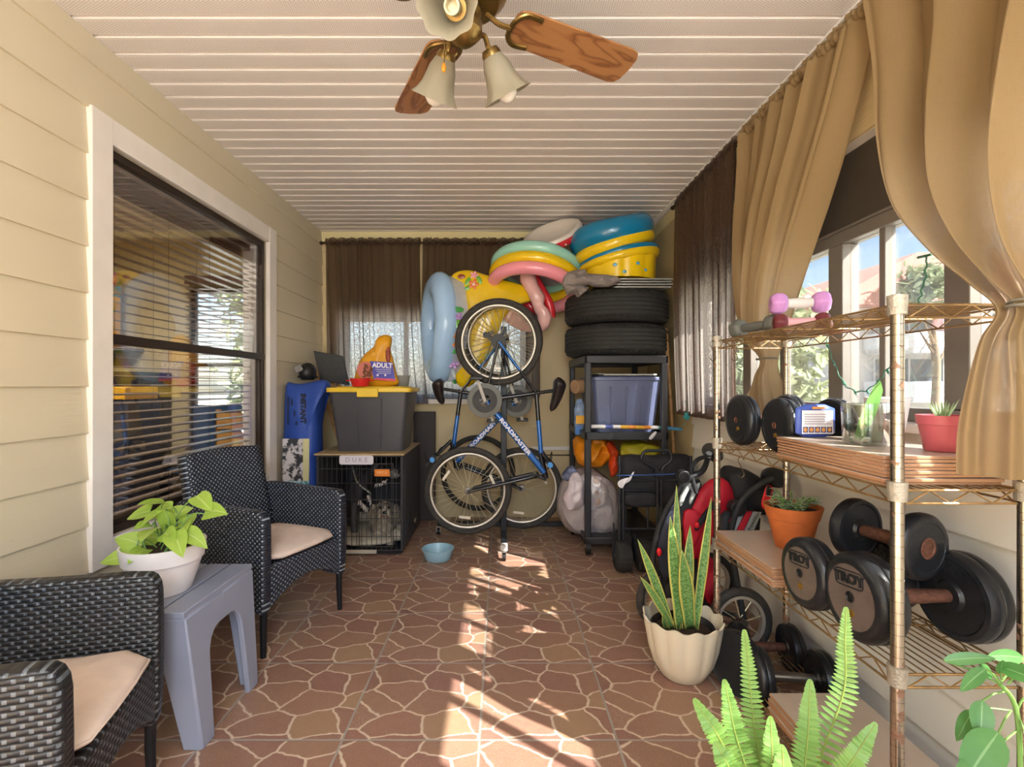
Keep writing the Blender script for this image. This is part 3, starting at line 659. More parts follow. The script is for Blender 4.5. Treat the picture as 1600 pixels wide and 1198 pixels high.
# ------------------------------------------------------------------ wire shelving unit
SX0, SX1, SY0, SY1 = .912, 1.205, 1.14, 2.09
def chrome_mat():
    t = NT('worn_chrome_post'); co = t.coord(); x, y, z = t.sep(co)
    rg = t.math('ABSOLUTE', t.math('SUBTRACT', t.math('FRACT', t.math('DIVIDE', z, .0254)), .5)); ring = t.math('GREATER_THAN', rg, .46)
    n = t.noise(co, 40, 5); low = t.math('MULTIPLY', t.math('SUBTRACT', .75, z), 1.1, clamp=True)
    rust = t.math('MULTIPLY', t.math('GREATER_THAN', t.math('ADD', n, t.math('MULTIPLY', low, .16)), .62), .75)
    t.link(t.mix(rust, t.mix(ring, C('#aca294'), C('#8b8074')), C('#7a4a2c')), t.b.inputs['Base Color']); t.link(t.math('SUBTRACT', 1.0, rust), t.b.inputs['Metallic'])
    t.b.inputs['Roughness'].default_value = .26; t.bump(t.math('SUBTRACT', t.math('MULTIPLY', n, .2), t.math('MULTIPLY', ring, 1)), .5, .002); return t.m
m_post = chrome_mat(); m_wire = mat('tarnished_wire', '#a8885c', .35, .7, .25, 30); m_collar = mat('shelf_collar', '#b3ab9c', .5, .5, .15, 60, .4, 160)
t = thing('wire_shelf', 'chrome wire shelving unit by the right hand windows', 'shelf', ((SX0+SX1)/2, (SY0+SY1)/2, 0))
LV = (.075, .522, .945, 1.372)
for x in (SX0, SX1):
    for y in (SY0, SY1):
        b = MB(); b.lathe([(.0, .0), (.014, .0), (.014, .02), (.0135, .022), (.0135, 1.388), (.0, 1.39)], 20, Matrix.Translation((x, y, 0))); p = b.build('post', m_post, t, True)
        for z in LV: b = MB(); b.lathe([(.0136, -.022), (.0185, -.022), (.0205, .022), (.0136, .023)], 20, Matrix.Translation((x, y, z-.008))); b.build('collar', m_collar, p, True)
for z in LV:
    b = MB(); zt, zb = z-.006, z-.036
    A = [(SX0, SY0), (SX1, SY0), (SX1, SY1), (SX0, SY1)]
    for i in range(4):
        p, q = V(A[i]+(0,)), V(A[(i+1) % 4]+(0,)); d = (q-p).normalized(); L = (q-p).length
        for zz in (zt, zb): b.cyl(p+d*.018+V((0, 0, zz)), q-d*.018+V((0, 0, zz)), .003, n=6)
        n = int(L/.05); pts = []
        for k in range(n+1): pts.append(p+d*(.025+(L-.05)*k/n)+V((0, 0, zt if k % 2 else zb)))
        b.tube(pts, .0022, 5)
    n = 13
    for k in range(1, n): x = SX0+(SX1-SX0)*k/n; b.cyl((x, SY0, zt+.002), (x, SY1, zt+.002), .0019, n=5)
    for k in range(1, 4): y = SY0+(SY1-SY0)*k/4; b.cyl((SX0, y, zt-.002), (SX1, y, zt-.002), .0026, n=6)
    b.build('shelf', m_wire, t, True)
# S hooks
m_hook = mat('dark_hook_wire', '#5c4c3a', .4, .7)
for i, (px, py, Y, lab) in enumerate(((1114, 548, 2.08, 'left hand wire S hook on the top shelf corner'), (1148, 548, 2.02, 'right hand wire S hook on the top shelf edge'), (1158, 730, 2.0, 'wire S hook hanging under the second shelf'))):
    p = W(px, py, Y); b = MB()
    b.tube(spline([p+V((.012, 0, .03)), p+V((0, 0, .042)), p+V((-.012, 0, .03)), p+V((.0, 0, .0)), p+V((.012, 0, -.028)), p+V((0, 0, -.042)), p+V((-.014, 0, -.03))], 6), .0018, 6)
    tag(b.build('s_hook', m_hook), lab, 'hook', 'wire S hooks')
# laminate boards stacked on three shelves
def board_mat():
    t = NT('laminate_board'); co = t.coord(); x, y, z = t.sep(t.coord('Normal'))
    n = t.noise(co, 9, 4); top = t.math('GREATER_THAN', z, .7)
    e = t.noise(t.mapping(co, (3, 3, 200)), 1, 3)
    c = t.mix(top, t.mix(e, C('#8a5f45'), C('#c49a76')), t.mix(n, C('#c6b6a6'), C('#b3a08e')))
    t.link(c, t.b.inputs['Base Color']); t.link(t.math('SUBTRACT', .62, t.math('MULTIPLY', top, .34)), t.b.inputs['Roughness']); return t.m
m_board = board_mat(); ORD = ['bottom', 'second from the bottom', 'third from the bottom', 'fourth from the bottom', 'fifth from the bottom', 'sixth from the bottom', 'seventh from the bottom', 'eighth from the bottom']
def boards(x0, x1, y0, y1, z0, n, th, where, grp, seed, j=.006):
    rr = random.Random(seed)
    for k in range(n):
        dx, dy = rr.uniform(-j, j), rr.uniform(-j, j); z = z0+k*th
        if k == n-1: dx = dy = -j*.3
        b = MB(); b.box((x0+dx, y0+dy, z), (x1+dx*.2, y1+dy, z+th-.0012)); o = b.build('floor_board', m_board, bevel=.0012, seg=1)
        nm = 'top' if k == n-1 else ORD[k]
        tag(o, f'{nm} laminate board of the stack {where}', 'board', grp)
boards(.902, 1.185, 1.168, 1.62, .9445, 8, .0088, 'on the second shelf under the pots', 'laminate boards on the second shelf', 2)
boards(.888, 1.18, 1.62, 2.045, .5215, 8, .0079, 'under the terracotta pot', 'laminate boards on the third shelf', 4)
boards(.902, 1.32-.13, 1.17, 1.665, .0745, 8, .0095, 'on the lowest shelf beside the fern', 'laminate boards on the lowest shelf', 6)
# ------------------------------------------------------------------ dumbbells
def iron(name, c, r): return mat(name, c, r, .25, .25, 14, .12, 120)
m_iron = iron('black_cast_iron', '#24262a', .30); m_face = iron('worn_iron_face', '#6f635d', .34); m_rust = mat('rusty_handle', '#6e4a3c', .6, .5, .4, 60, .4, 200); m_steel = mat('steel_handle', '#8c8a86', .3, .9, .1); m_gold = mat('brass_screw', '#b08a3a', .35, .8)
def dumbbell(label, c, d, r, half, th, mh, txt=False, roll=0, worn=False, two=True, hr=.017, name='dumbbell', grp='round iron dumbbells', screw=True, hc=.12):
    c = V(c); d = V(d).normalized(); t = thing(name, label, 'dumbbell', c-V((0, 0, r)), 0, grp)
    b = MB(); M = AX(c, d); b.lathe([(.0, -half), (hr*.95, -half), (hr, -half*.6), (hr*1.12, 0), (hr, half*.6), (hr*.95, half), (.0, half)], 20, M); b.build('handle', mh, t, True)
    for s in (-1, 1):
        M = AX(c+d*s*half, d*s, V((0, 0, 1)), roll)
        g = [(r*.985, th*.47), (r*.96, th*.5), (r*.985, th*.53)] if two else []
        pr = [(.0, -.004), (r*.30, -.004), (r*.36, .004), (r*.80, .004), (r*.85, .0), (r*.95, .002), (r, .016), (r, th*.4)]+g+[(r, th*.62), (r*.985, th*.78), (r*.93, th*.92), (r*.84, th), (r*.74, th), (r*.70, th-.003), (.0, th-.003)]
        b = MB(); b.lathe(pr, 48, M); pl = b.build('weight_plate', m_iron, t, True, smooth=32)
        b = MB(); b.lathe([(.0, th-.0028), (r*.735, th-.0028), (r*.735, th-.0015), (.0, th-.0015)], 40, M)
        b.lathe([(.0, th-.0015), (r*hc, th-.0015), (r*hc*1.08, th+.0005), (r*hc*.85, th+.002), (r*hc*.75, th-.001), (.0, th-.001)], 18, M, mi=1); b.build('hub_cap', [m_face if worn else m_iron, mh if not worn else m_blkp], pl, True)
        if screw: b = MB(); b.cyl(M @ V((0, -r*.36, th-.002)), M @ V((0, -r*.36, th+.002)), r*.085, n=10); b.build('screw', m_gold, pl, True)
        if txt:
            b = MB(); b.text('TROY', M @ Matrix.Translation((0, r*.40, th-.001)), r*.30, .0014, 0, 1.15, .002)
            o = rslab(r*.86, r*.36, 0, r*.1); o = [(x-r*.43, y-r*.18) for x, y in o]; b.tube([M @ V((x, y+r*.40, th-.001)) for x, y in o], r*.018, 6, True); b.build('lettering', m_iron, pl, True)
            b = MB(); b.text('TROY', M @ Matrix.Translation((0, r*.58, .003)) @ Matrix.Rotation(PI, 4, 'Y'), r*.30, .0014, 0, 1.15, .002); b.build('lettering', m_iron, pl, True)
    return t
SZ = LV[1]-.0005
dumbbell('heavy worn dumbbell with raised lettering at the front of the third shelf, behind the post', (1.068, 1.285, SZ+.113), (1, .03, 0), .113, .095, .072, m_rust, True, .12, True)
dumbbell('dumbbell with raised lettering on the third shelf, next to the board stack', (1.035, 1.475, SZ+.103), (1, .04, 0), .103, .088, .062, m_rust, True, .1, True)
dumbbell('rusty handled dumbbell lying across the other two on the third shelf', (1.075, 1.385, .7585), (.30, -1, 0), .088, .066, .042, m_rust, False, .3, False, False, screw=False, hc=.30)
S2 = LV[2]-.0005
dumbbell('black dumbbell at the far end of the second shelf, in front of the brown curtain', (1.045, 1.955, S2+.100), (1, .04, 0), .100, .07, .05, m_rust, False, .4)
dumbbell('black dumbbell behind the blue pouch on the second shelf', (1.075, 1.735, S2+.096), (1, .02, 0), .096, .07, .05, m_rust, False, .2)
dumbbell('black dumbbell with steel handle on the floor, nearest the fern', (1.07, 1.83, .1035), (1, -.12, 0), .10, .085, .055, m_steel, False, .3)
dumbbell('black dumbbell on the floor behind the steel handled one', (1.10, 2.062, .095), (1, -.06, 0), .092, .08, .05, m_rust, False, .3)
b = MB(); dd = V((-.9, -.42, .12)).normalized(); pc = W(1152, 1010, 1.93)
b.lathe([(.0, -.028), (.015, -.028), (.015, .0), (.10, -.012), (.112, -.02), (.118, -.008), (.118, .008), (.112, .02), (.10, .012), (.02, .008), (.0, .008)], 44, AX((.905, 1.90, .118), dd)); tag(b.build('weight_plate', m_iron), 'loose round weight plate leaning behind the scalloped snake plant pot', 'weight plate')
# hand weights on the top shelf
def hexbell(label, c, d, r, half, cols, roll=0):
    c = V(c); d = V(d).normalized(); t = thing('hand_weight', label, 'hand weight', c-V((0, 0, r)), 0, 'small hand weights on the top shelf')
    mh, mg = cols; b = MB(); b.lathe([(.0, -half), (r*.42, -half), (r*.46, 0), (r*.42, half), (.0, half)], 20, AX(c, d)); b.build('handle', mg, t, True)
    for s in (-1, 1):
        b = MB(); M = AX(c+d*s*half, d*s, V((0, 0, 1)), roll)
        b.lathe([(.0, -.004), (r*.7, -.002), (r*1.0, r*.28), (r*1.02, r*.95), (r*.72, r*1.25), (.0, r*1.28)], 6, M); b.build('head', mh, t, True, smooth=20, bevel=.006, seg=3)
    return t
S1 = LV[3]-.0025; m_pur = mat('purple_vinyl', '#c48cc8', .45, 0, .05); m_pnk = mat('pink_vinyl', '#dca4ac', .45, 0, .05); m_mar = mat('maroon_vinyl', '#6a2a30', .5, 0, .1); m_gry = mat('grey_vinyl', '#5f605a', .5, 0, .1); m_wht = mat('white_grip', '#d9d3d0', .5, 0, .05)
hexbell('purple hand weight lying on top of the pink ones', (1.085, 1.80, S1+.109), (1, -.25, 0), .042, .044, (m_pur, m_wht))
hexbell('pink hand weight under the purple one on the top shelf', (1.125, 1.835, S1+.034), (1, -.2, 0), .034, .045, (m_pnk, m_wht))
hexbell('maroon and pink hand weight in front on the top shelf', (1.06, 1.75, S1+.034), (.95, -.3, 0), .034, .045, (m_mar, m_pnk))
hexbell('dark grey hexagonal hand weight at the far end of the top shelf', (1.005, 1.955, S1+.042), (.35, -1, 0), .042, .058, (m_gry, m_gry), .26)
# pots and small things on the second shelf
zb = .9445+8*.0088+.0002
t = thing('glass_vase', 'clear glass vase with a green cutting on the laminate boards', 'vase', (1.03, 1.40, zb)); gl = thin_glass('clear_vase', '#f4f6f4', .25)
b = MB(); b.lathe([(.0, .004), (.048, .004), (.052, .01), (.055, .115), (.057, .116), (.058, .113), (.055, .006), (.05, .0), (.0, .0)], 36); b.build('glass', gl, t)
b = MB(); b.lathe([(.0, .006), (.049, .008), (.0525, .055), (.0, .055)], 30); b.build('water', thin_glass('vase_water', '#dfe8e2', .2), t)
b = MB(); b.leaf((-.028, -.005, .012), (.42, .0, 1), (0, -1, .2), .17, .036, -.05, .3, 8, lambda q: .45+.55*math.sin(PI*min(1, q*.98+.02))**.6 if q < .97 else .1); b.build('cutting', leafmat('cutting_leaf', '#5f9a45', '#86bd62'), t, smooth=180)
t = thing('white_planter', 'tapered white planter beside the near shelf post', 'pot', (1.145, 1.47, zb)); pot(t, [(.0, .002), (.036, .0), (.039, .004), (.056, .128), (.052, .13), (.046, .115), (.0, .11)], m_potw)
b = MB(); b.lathe([(.0, .112), (.046, .111)], 20); b.build('soil', m_soil, t)
t = thing('potted_aloe', 'pink plastic pot with a small aloe half behind the tied curtain', 'plant', (1.118, 1.255, zb)); m_pinkp = mat('rose_plastic_pot', '#c4606c', .45, 0, .04)
pot(t, [(.0, .002), (.036, .0), (.038, .004), (.049, .066), (.052, .067), (.054, .09), (.050, .09), (.047, .07), (.0, .07)], m_pinkp)
b = MB(); b.lathe([(.0, .078), (.047, .075)], 20); b.build('soil', m_soil, t)
b = MB(); rr = random.Random(3)
for k in range(12): a = k*2.4; b.leaf((math.cos(a)*.008, math.sin(a)*.008, .075), (math.cos(a)*.5, math.sin(a)*.5, 1), (-math.cos(a), -math.sin(a), .3), .045+.015*rr.random(), .011, -.05, .5, 5, lambda q: (1-q)**.7+.05)
b.build('foliage', leafmat('aloe_leaf', '#7f9a6a', '#a9bd94'), t, smooth=180)
t = thing('treat_pouch', 'blue and white pouch standing in front of the dumbbells on the second shelf', 'pouch', (1.005, 1.585, zb))
b = MB(); o = [(-.062, 0), (.062, 0), (.064, .05), (.062, .105), (-.062, .105), (-.064, .05)]
b.pillow(o, .03, UPR, smooth=1, rings=(1, .97, .9, .75, .5, .25)); b.build('bag', mat('pouch_blue', '#3f56a8', .35, 0, .1), t)
b = MB(); b.box((-.052, -.0185, .012), (.046, -.0165, .086)); b.build('label_panel', mat('pouch_white', '#d9d4da', .4, 0, .1, 50), t)
b = MB()
for i in range(5): b.box((-.05+i*.019, -.0195, .016), (-.034+i*.019, -.0185, .034), mi=0); b.ell((-.042+i*.019, -.0195, .025), (.006, .001, .007), mi=1, nu=10, nv=6)
b.box((-.02, -.0185, .09), (.02, -.0165, .098), mi=1)
for i in range(5): b.box((-.045, -.0192, .042+i*.0075), (.04-.01*(i % 3), -.0185, .045+i*.0075), mi=2)
b.build('print', [mat('print_navy', '#3a3f66', .5), mat('print_orange', '#c98a4a', .5), mat('print_grey', '#9a97a0', .5)], t)
zc = .5215+8*.0079+.0002
t = thing('potted_succulent', 'terracotta pot of trailing succulent on the third shelf boards', 'plant', (1.075, 1.825, zc)); m_terra = mat('terracotta', '#b8622e', .7, 0, .18, 12, .15, 60)
pot(t, [(.0, .002), (.054, .0), (.058, .004), (.082, .108), (.086, .11), (.097, .150), (.098, .155), (.09, .155), (.084, .13), (.0, .13)], m_terra)
b = MB(); b.lathe([(.0, .142), (.084, .138)], 24); b.build('soil', m_soil, t)
b = MB(); s_ = MB(); rr = random.Random(9)
for k in range(30):
    a = rr.uniform(0, 2*PI); q = rr.uniform(.01, .095); p = V((math.cos(a)*q, math.sin(a)*q, .15+.035*rr.random())); base = V((p.x*.5, p.y*.5, .138))
    if k < 2: p = V((-.085, -.02, .19)) if k else V((-.06, .0, .21))
    s_.tube([base, (base+p)/2+V((0, 0, .012)), p], .0025, 5)
    for j in range(7):
        aa = j*2.4+a; b.leaf(p-V((0, 0, .004*j)), (math.cos(aa), math.sin(aa), .55), (0, 0, 1), rr.uniform(.02, .032), .013, .35, .35, 4)
b.build('foliage', leafmat('succulent_leaf', '#a3bd90', '#c9dab2'), t, smooth=180); s_.build('stems', m_stem, t)
# ------------------------------------------------------------------ foreground plants
t = thing('snake_plant', 'snake plant in a cream scalloped pot on the tiled floor', 'plant', (.745, 2.03, 0)); m_cream = mat('cream_ceramic_pot', '#d8cdb6', .4, 0, .04)
def flute(th, r, z): return r*(1+.055*min(1, z/.12)*abs(math.cos(6*th))-.03*min(1, z/.12))
b = MB(); pr = [(.0, .004), (.078, .0), (.088, .008), (.118, .06), (.135, .12), (.147, .19), (.156, .235)]
b.lathe(pr+[(.150, .237), (.141, .19), (.128, .12), (.08, .02), (0, .02)], 96, fn=flute)
b.v = [V((v.x, v.y, v.z+(.007*math.cos(12*math.atan2(v.y, v.x)) if v.z > .22 else 0))) for v in b.v]; b.build('pot', m_cream, t, smooth=50)
b = MB(); b.lathe([(.0, .18), (.105, .178), (.118, .20), (.122, .205), (.126, .20), (.115, .12), (0, .12)], 40); b.build('inner_pot', m_blkp, t)
b = MB(); b.lathe([(.0, .19), (.108, .184)], 24); b.build('soil', m_soil, t)
def snake_mat():
    t = NT('snake_leaf'); co = t.coord('UV'); x, y, _ = t.sep(co); n = t.noise(t.mapping(co, (1.2, 30, 1)), 1.6, 4)
    c = t.ramp(n, [(.4, C('#4f7a3a')), (.6, C('#86ab66'))]); c = t.mix(t.math('GREATER_THAN', t.math('ABSOLUTE', x), .76), c, C('#c9c063'))
    t.link(c, t.b.inputs['Base Color']); t.b.inputs['Roughness'].default_value = .35; return t.m
sn = lambda q: max(.02, (.62+.6*q) if q < .45 else (.89*max(0, 1-((q-.45)/.55)**2.2)))
m_snake = snake_mat()
for k, (bx, by, tx, ty, Y, w_, br) in enumerate(((1050, 985, 991, 838, 1.95, .035, .06), (1050, 990, 989, 902, 1.88, .028, .10), (1062, 990, 1048, 815, 1.92, .052, .0), (1058, 975, 1057, 768, 2.08, .036, 0), (1078, 990, 1066, 865, 1.90, .058, .0), (1070, 975, 1078, 828, 2.06, .046, 0), (1086, 985, 1109, 792, 2.02, .036, -.02), (1040, 985, 1036, 960, 1.95, .02, .0))):
    q = W(tx, ty, Y)-V(t.location); p = W(bx, by, 2.02)-V(t.location); p.z = .19; d = q-p; L = d.length
    b = MB(); b.leaf(p, (d+V((0, 0, br*1.2))).normalized(), (.25*((k % 3)-1), -1, .1), L*1.05, w_*1.2, br*1.6, .22, 14, sn, tw=.35*((k % 3)-1)); b.build('leaf', m_snake, t, smooth=180, solid=.002)
def fern_frond(b, st, pts, wmax, n, r_):
    P_ = spline(pts, 8); L = len(P_); st.tube(P_, [.0022*(1-.6*i/L) for i in range(L)], 5)
    for k in range(n):
        q = .06+.94*k/n; i = min(L-2, int(q*(L-1))); p = P_[i].lerp(P_[i+1], q*(L-1)-i); d = (P_[i+1]-P_[i]).normalized()
        view = V((-p.x, -p.y, (CH-p.z)*.8)).normalized(); s = d.cross(view).normalized(); s = (s+V((0, 0, 0))).normalized(); nn = s.cross(d)
        w = .80*wmax*min(1, (q*3)**.6+.15)*(1-max(0, q-.25)/.75)**.85+.003
        for sg in (-1, 1):
            dd = s*sg+d*(.16+.2*q)+nn*r_.uniform(-.08, .22); b.leaf(p, dd, nn, w*r_.uniform(.92, 1.05), max(.004, .0088*(1-.35*q)), .10, .12, 3, lambda z: 1.0 if z < .6 else max(.12, 1-((z-.6)/.4)**2))
t = thing('potted_fern', 'bright green sword fern in the foreground beside the lowest shelf', 'plant', (.505, .90, 0))
pot(t, [(.0, .002), (.085, .0), (.09, .005), (.12, .25), (.13, .255), (.132, .30), (.12, .30), (.112, .26), (.0, .26)], m_terra)
b = MB(); b.lathe([(.0, .285), (.112, .275)], 24); b.build('soil', m_soil, t)
b = MB(); st = MB(); rr = random.Random(11); o_ = V(t.location)
for bx, mx, my, tx, ty, Y, w_ in ((1200, 1178, 1130, 1163, 983, .93, .036), (1190, 1150, 1150, 1132, 1062, .90, .034), (1195, 1128, 1160, 1085, 1092, .86, .032), (1240, 1262, 1150, 1266, 1062, .90, .033), (1250, 1318, 1080, 1322, 948, .95, .036), (1260, 1330, 1190, 1368, 1130, .86, .030), (1205, 1207, 1190, 1204, 1120, .84, .026), (1180, 1140, 1200, 1118, 1160, .80, .03), (1230, 1225, 1220, 1222, 1165, .82, .03), (1215, 1160, 1230, 1130, 1210, .78, .028), (1240, 1300, 1240, 1340, 1210, .78, .028)):
    base = V((o_.x+(bx-1215)*.0006, o_.y+rr.uniform(-.03, .03), .28)); m1 = W(mx, my, Y*.97+.01); m0 = base.lerp(m1, .5)+V((0, 0, .03)); pts = [base, m0, m1, m1.lerp(W(tx, ty, Y), .6), W(tx, ty, Y)]
    fern_frond(b, st, [p for p in pts], w_, 46, rr)
b.build('foliage', leafmat('fern_leaf', '#629243', '#93bb66', '#9a8a4a'), t, True, smooth=180); st.build('stems', mat('fern_stem', '#7a8a3f', .6), t, True)
t = thing('pepper_plant', 'leafy green pepper plant in the lower right corner', 'plant', (.845, .80, 0))
pot(t, [(.0, .002), (.085, .0), (.09, .005), (.118, .22), (.126, .225), (.128, .26), (.118, .26), (.11, .23), (.0, .23)], m_blkp)
b = MB(); b.lathe([(.0, .25), (.11, .24)], 24); b.build('soil', m_soil, t)
b = MB(); st = MB(); lf = lambda q: max(.02, 1.95*max(q, .01)**.55*(1-q)**.8)
st.tube(spline([(.845, .80, .24), (.84, .80, .45), W(1590, 1120, .80), W(1562, 1068, .80)], 6), [.0036]*18+[.003], 8)
for sx_, sy_, px, py, Y, dx, dy, L, w_ in ((1562, 1068, 1475, 1032, .80, 55, -8, .065, .026), (1562, 1068, 1540, 1045, .78, -40, 28, .055, .028), (1565, 1060, 1560, 1040, .80, 20, 6, .05, .036), (1562, 1068, 1600, 1028, .83, -60, -12, .075, .03), (1570, 1080, 1535, 1095, .78, -2, 40, .05, .042), (1580, 1110, 1560, 1145, .75, -40, 50, .085, .07), (1590, 1110, 1600, 1090, .80, 30, 10, .05, .04), (1580, 1110, 1520, 1110, .80, -25, 40, .05, .03), (1590, 1120, 1600, 1140, .79, 35, 25, .06, .05), (1575, 1068, 1590, 1060, .79, 20, -10, .05, .04), (1566, 1062, 1563, 1052, .80, 3, -22, .04, .022), (1562, 1066, 1550, 1052, .80, -22, -10, .045, .03), (1590, 1140, 1540, 1190, .74, -30, 30, .07, .055)):
    p0, p1 = W(sx_, sy_, .80), W(px, py, Y); st.tube([p0, (p0+p1)/2+V((0, 0, .004)), p1], .0016, 5); d = W(px+dx, py+dy, Y-.015)-p1
    b.leaf(p1, d, (-.5, -1, .75), L*1.08, w_*.92, .12, .12, 8, lf)
b.build('foliage', leafmat('pepper_leaf', '#3c7034', '#5c904e', '#8fb67e'), t, True, smooth=180); st.build('stems', m_stem, t, True)
# ------------------------------------------------------------------ curtains on rods
def curtain(name, label, rows, fold, amp, m, nu=120, sub=6, grp=None, head=True, seed=1, side=1, back=None):
    """rows: (z, x0, y0, x1, y1, amplitude scale, offset toward the room) from top to bottom"""
    t = thing(name, label, 'curtain', ((rows[0][1]+rows[0][3])/2, (rows[0][2]+rows[0][4])/2, rows[-1][0]), 0, grp)
    S_ = spline_rows(rows, sub); L = math.hypot(rows[0][3]-rows[0][1], rows[0][4]-rows[0][2]); nf = L/fold
    def f(u, v):
        i = v*(len(S_)-1); k = min(int(i), len(S_)-2); q = i-k; r = [a+(c-a)*q for a, c in zip(S_[k], S_[k+1])]
        z, x0, y0, x1, y1, am, off = r; d = V((x1-x0, y1-y0, 0)); w = max(d.length, 1e-4); d /= w; nrm = V((d.y, -d.x, 0))*side
        ph = 2*PI*nf*u+1.1*math.sin(3.1*u*nf*.37+seed)+.5*math.sin(v*2.2+seed); uu = u+.012*math.sin(ph*2)*am
        a = amp*am*(math.sin(ph)+.35*math.sin(2.3*ph+seed+v)+.25*math.sin(.43*ph+seed*2))
        return V((x0, y0, z))+d*(uu*w)+nrm*(a+off*math.sin(PI*min(1, max(0, u))))
    b = MB(); b.grid(f, nu, len(S_)-1, uv=lambda u, v: (u*L*1.3, -v*(rows[0][0]-rows[-1][0]))); b.build('panel', m, t, True, smooth=180)
    if head:
        r = rows[0]; d = V((r[3]-r[1], r[4]-r[2], 0)).normalized(); nrm = V((d.y, -d.x, 0))*side
        b = MB()
        def h(u, v):
            a = 2*PI*v; p = V((r[1], r[2], r[0]+.008))+d*(u*L); rr_ = .018+.005*math.sin(u*L*260)+.004*math.sin(u*L*97+seed)
            return p+nrm*(rr_*math.cos(a)*.9)+V((0, 0, rr_*math.sin(a)))
        b.grid(h, int(L*160), 10, False, True, uv=lambda u, v: (u*L, v*.1))
        def h2(u, v): return V((r[1], r[2], r[0]+.024+v*(.028+.006*math.sin(u*L*75+seed))))+d*(u*L)+nrm*(.006*math.sin(u*L*200))
        b.grid(h2, int(L*120), 3, uv=lambda u, v: (u*L, v*.03)); b.build('heading', m, t, True, smooth=180)
        if back: b = MB(); b.grid(lambda u, v: f(u, .978+.022*v)+nrm*.002, nu, 2, uv=lambda u, v: (u*L, v*.02)); b.build('hem', m, t, True, smooth=180)
    return t
def spline_rows(rows, k):
    out = []
    for i in range(len(rows)-1):
        a, b_, c, d = rows[max(i-1, 0)], rows[i], rows[i+1], rows[min(i+2, len(rows)-1)]
        for j in range(k):
            q = j/k; out.append([.5*(2*y+(z-x)*q+(2*x-5*y+4*z-w)*q*q+(3*y-x-3*z+w)*q**3) for x, y, z, w in zip(a, b_, c, d)])
    return out+[list(rows[-1])]
m_brown = fabric('brown_curtain_cloth', '#4a352a', .42, .17, pale=.62); m_tan = fabric('tan_curtain_cloth', '#9d835c', .34, .03); m_rod = mat('bronze_rod', '#3a2b22', .4, .5)
XC = 1.235
curtain('window_curtain', 'brown curtain on the right wall between the tyres and the tan curtains', [(2.445, XC, 3.47, XC, 2.60, 1, 0), (1.9, XC-.01, 3.47, XC, 2.60, 1.0, 0), (1.4, XC-.01, 3.46, XC, 2.61, .9, 0), (.98, XC, 3.45, XC, 2.60, .8, 0)], .085, .018, m_brown, 150, grp='brown curtains', side=1, seed=2, back=True)
zt = 2.445
ct = curtain('window_curtain', 'tan curtain gathered at its middle behind the wire shelf', [(zt, XC, 2.565, XC, 1.66, 1.0, 0), (2.2, XC, 2.56, XC-.02, 1.73, 1.1, .02), (1.95, XC, 2.555, XC-.03, 1.85, 1.3, .04), (1.65, XC, 2.53, XC-.03, 2.03, 1.2, .05), (1.42, XC-.01, 2.43, XC-.03, 2.14, .9, .05), (1.30, XC-.01, 2.30, XC-.02, 2.19, .35, .03), (1.22, XC, 2.33, XC-.02, 2.19, .6, .04), (1.12, XC, 2.42, XC-.02, 2.12, .9, .04), (1.03, XC, 2.47, XC, 2.09, .9, .03)], .15, .028, m_tan, 150, grp='tan curtains', side=1, seed=4)
c2 = curtain('window_curtain', 'tan curtain knotted at its middle at the right edge of the view', [(zt, XC, 1.64, XC, .72, 1.0, 0), (2.2, XC-.0, 1.60, XC, .74, 1.0, .01), (1.95, XC-.02, 1.555, XC-.01, .78, 1.1, .03), (1.72, XC-.05, 1.46, XC-.02, .83, 1.2, .05), (1.55, XC-.08, 1.32, XC-.03, .90, 1.0, .06), (1.42, XC-.12, 1.17, XC-.05, .965, .7, .05), (1.345, XC-.145, 1.09, XC-.07, .985, .4, .03), (1.28, XC-.172, 1.10, XC-.06, .975, .45, .03), (1.18, XC-.205, 1.10, XC-.02, .95, .42, .04), (1.08, XC-.225, 1.10, XC-.0, .93, .34, .04), (.985, XC-.228, 1.10, XC-.0, .93, .3, .03)], .24, .040, m_tan, 170, grp='tan curtains', side=1, seed=7)
b = MB(); M = AX((XC-.11, 1.04, 1.345), (.05, -.02, 1)); b.torus(.045, .0035, M, 30, 8, sx=1.15, sy=.9); b.torus(.046, .003, AX((XC-.105, 1.04, 1.348), (.2, .1, 1)), 30, 8, sx=1.15, sy=.9); b.build('tieback', mat('grey_cord', '#7d786c', .8), c2, True)
b = MB(); b.torus(.045, .004, AX((XC-.03, 2.245, 1.30), (0, 0, 1)), 30, 8, sx=.8, sy=1.3); b.build('tieback', MATS['grey_cord'], ct, True)
for lab, p, q in (('bronze curtain rod over the brown curtain on the right wall', (XC, 3.56, zt+.008), (XC, 2.59, zt+.008)), ('curtain rod of the two tan curtains on the right wall', (XC, 2.58, zt+.008), (XC, .65, zt+.008)), ('curtain rod of the brown curtains on the back wall', (-1.575, 4.36, 2.432), (.4, 4.36, 2.432))):
    t = thing('curtain_rod', lab, 'curtain rod', p, 0, 'curtain rods'); b = MB(); b.cyl(p, q, .008, n=12); b.build('rod', m_rod, t, True)
    b = MB(); b.ell(p, (.016, .016, .016)); b.build('finial', m_rod, t, True)
    b = MB(); w_ = V((XR, 0, 0)) if p[0] > 1 else V((0, YB, 0)); 
    for e in (p, q): e = V(e); e2 = V((XR, e.y, e.z)) if p[0] > 1 else V((e.x, YB, e.z)); b.cyl(e+(V((0, -.03, 0)) if p[0] > 1 else V((.03, 0, 0))), e2+(V((0, -.03, 0)) if p[0] > 1 else V((.03, 0, 0))), .005, n=8)
    b.build('bracket', m_rod, t, True)
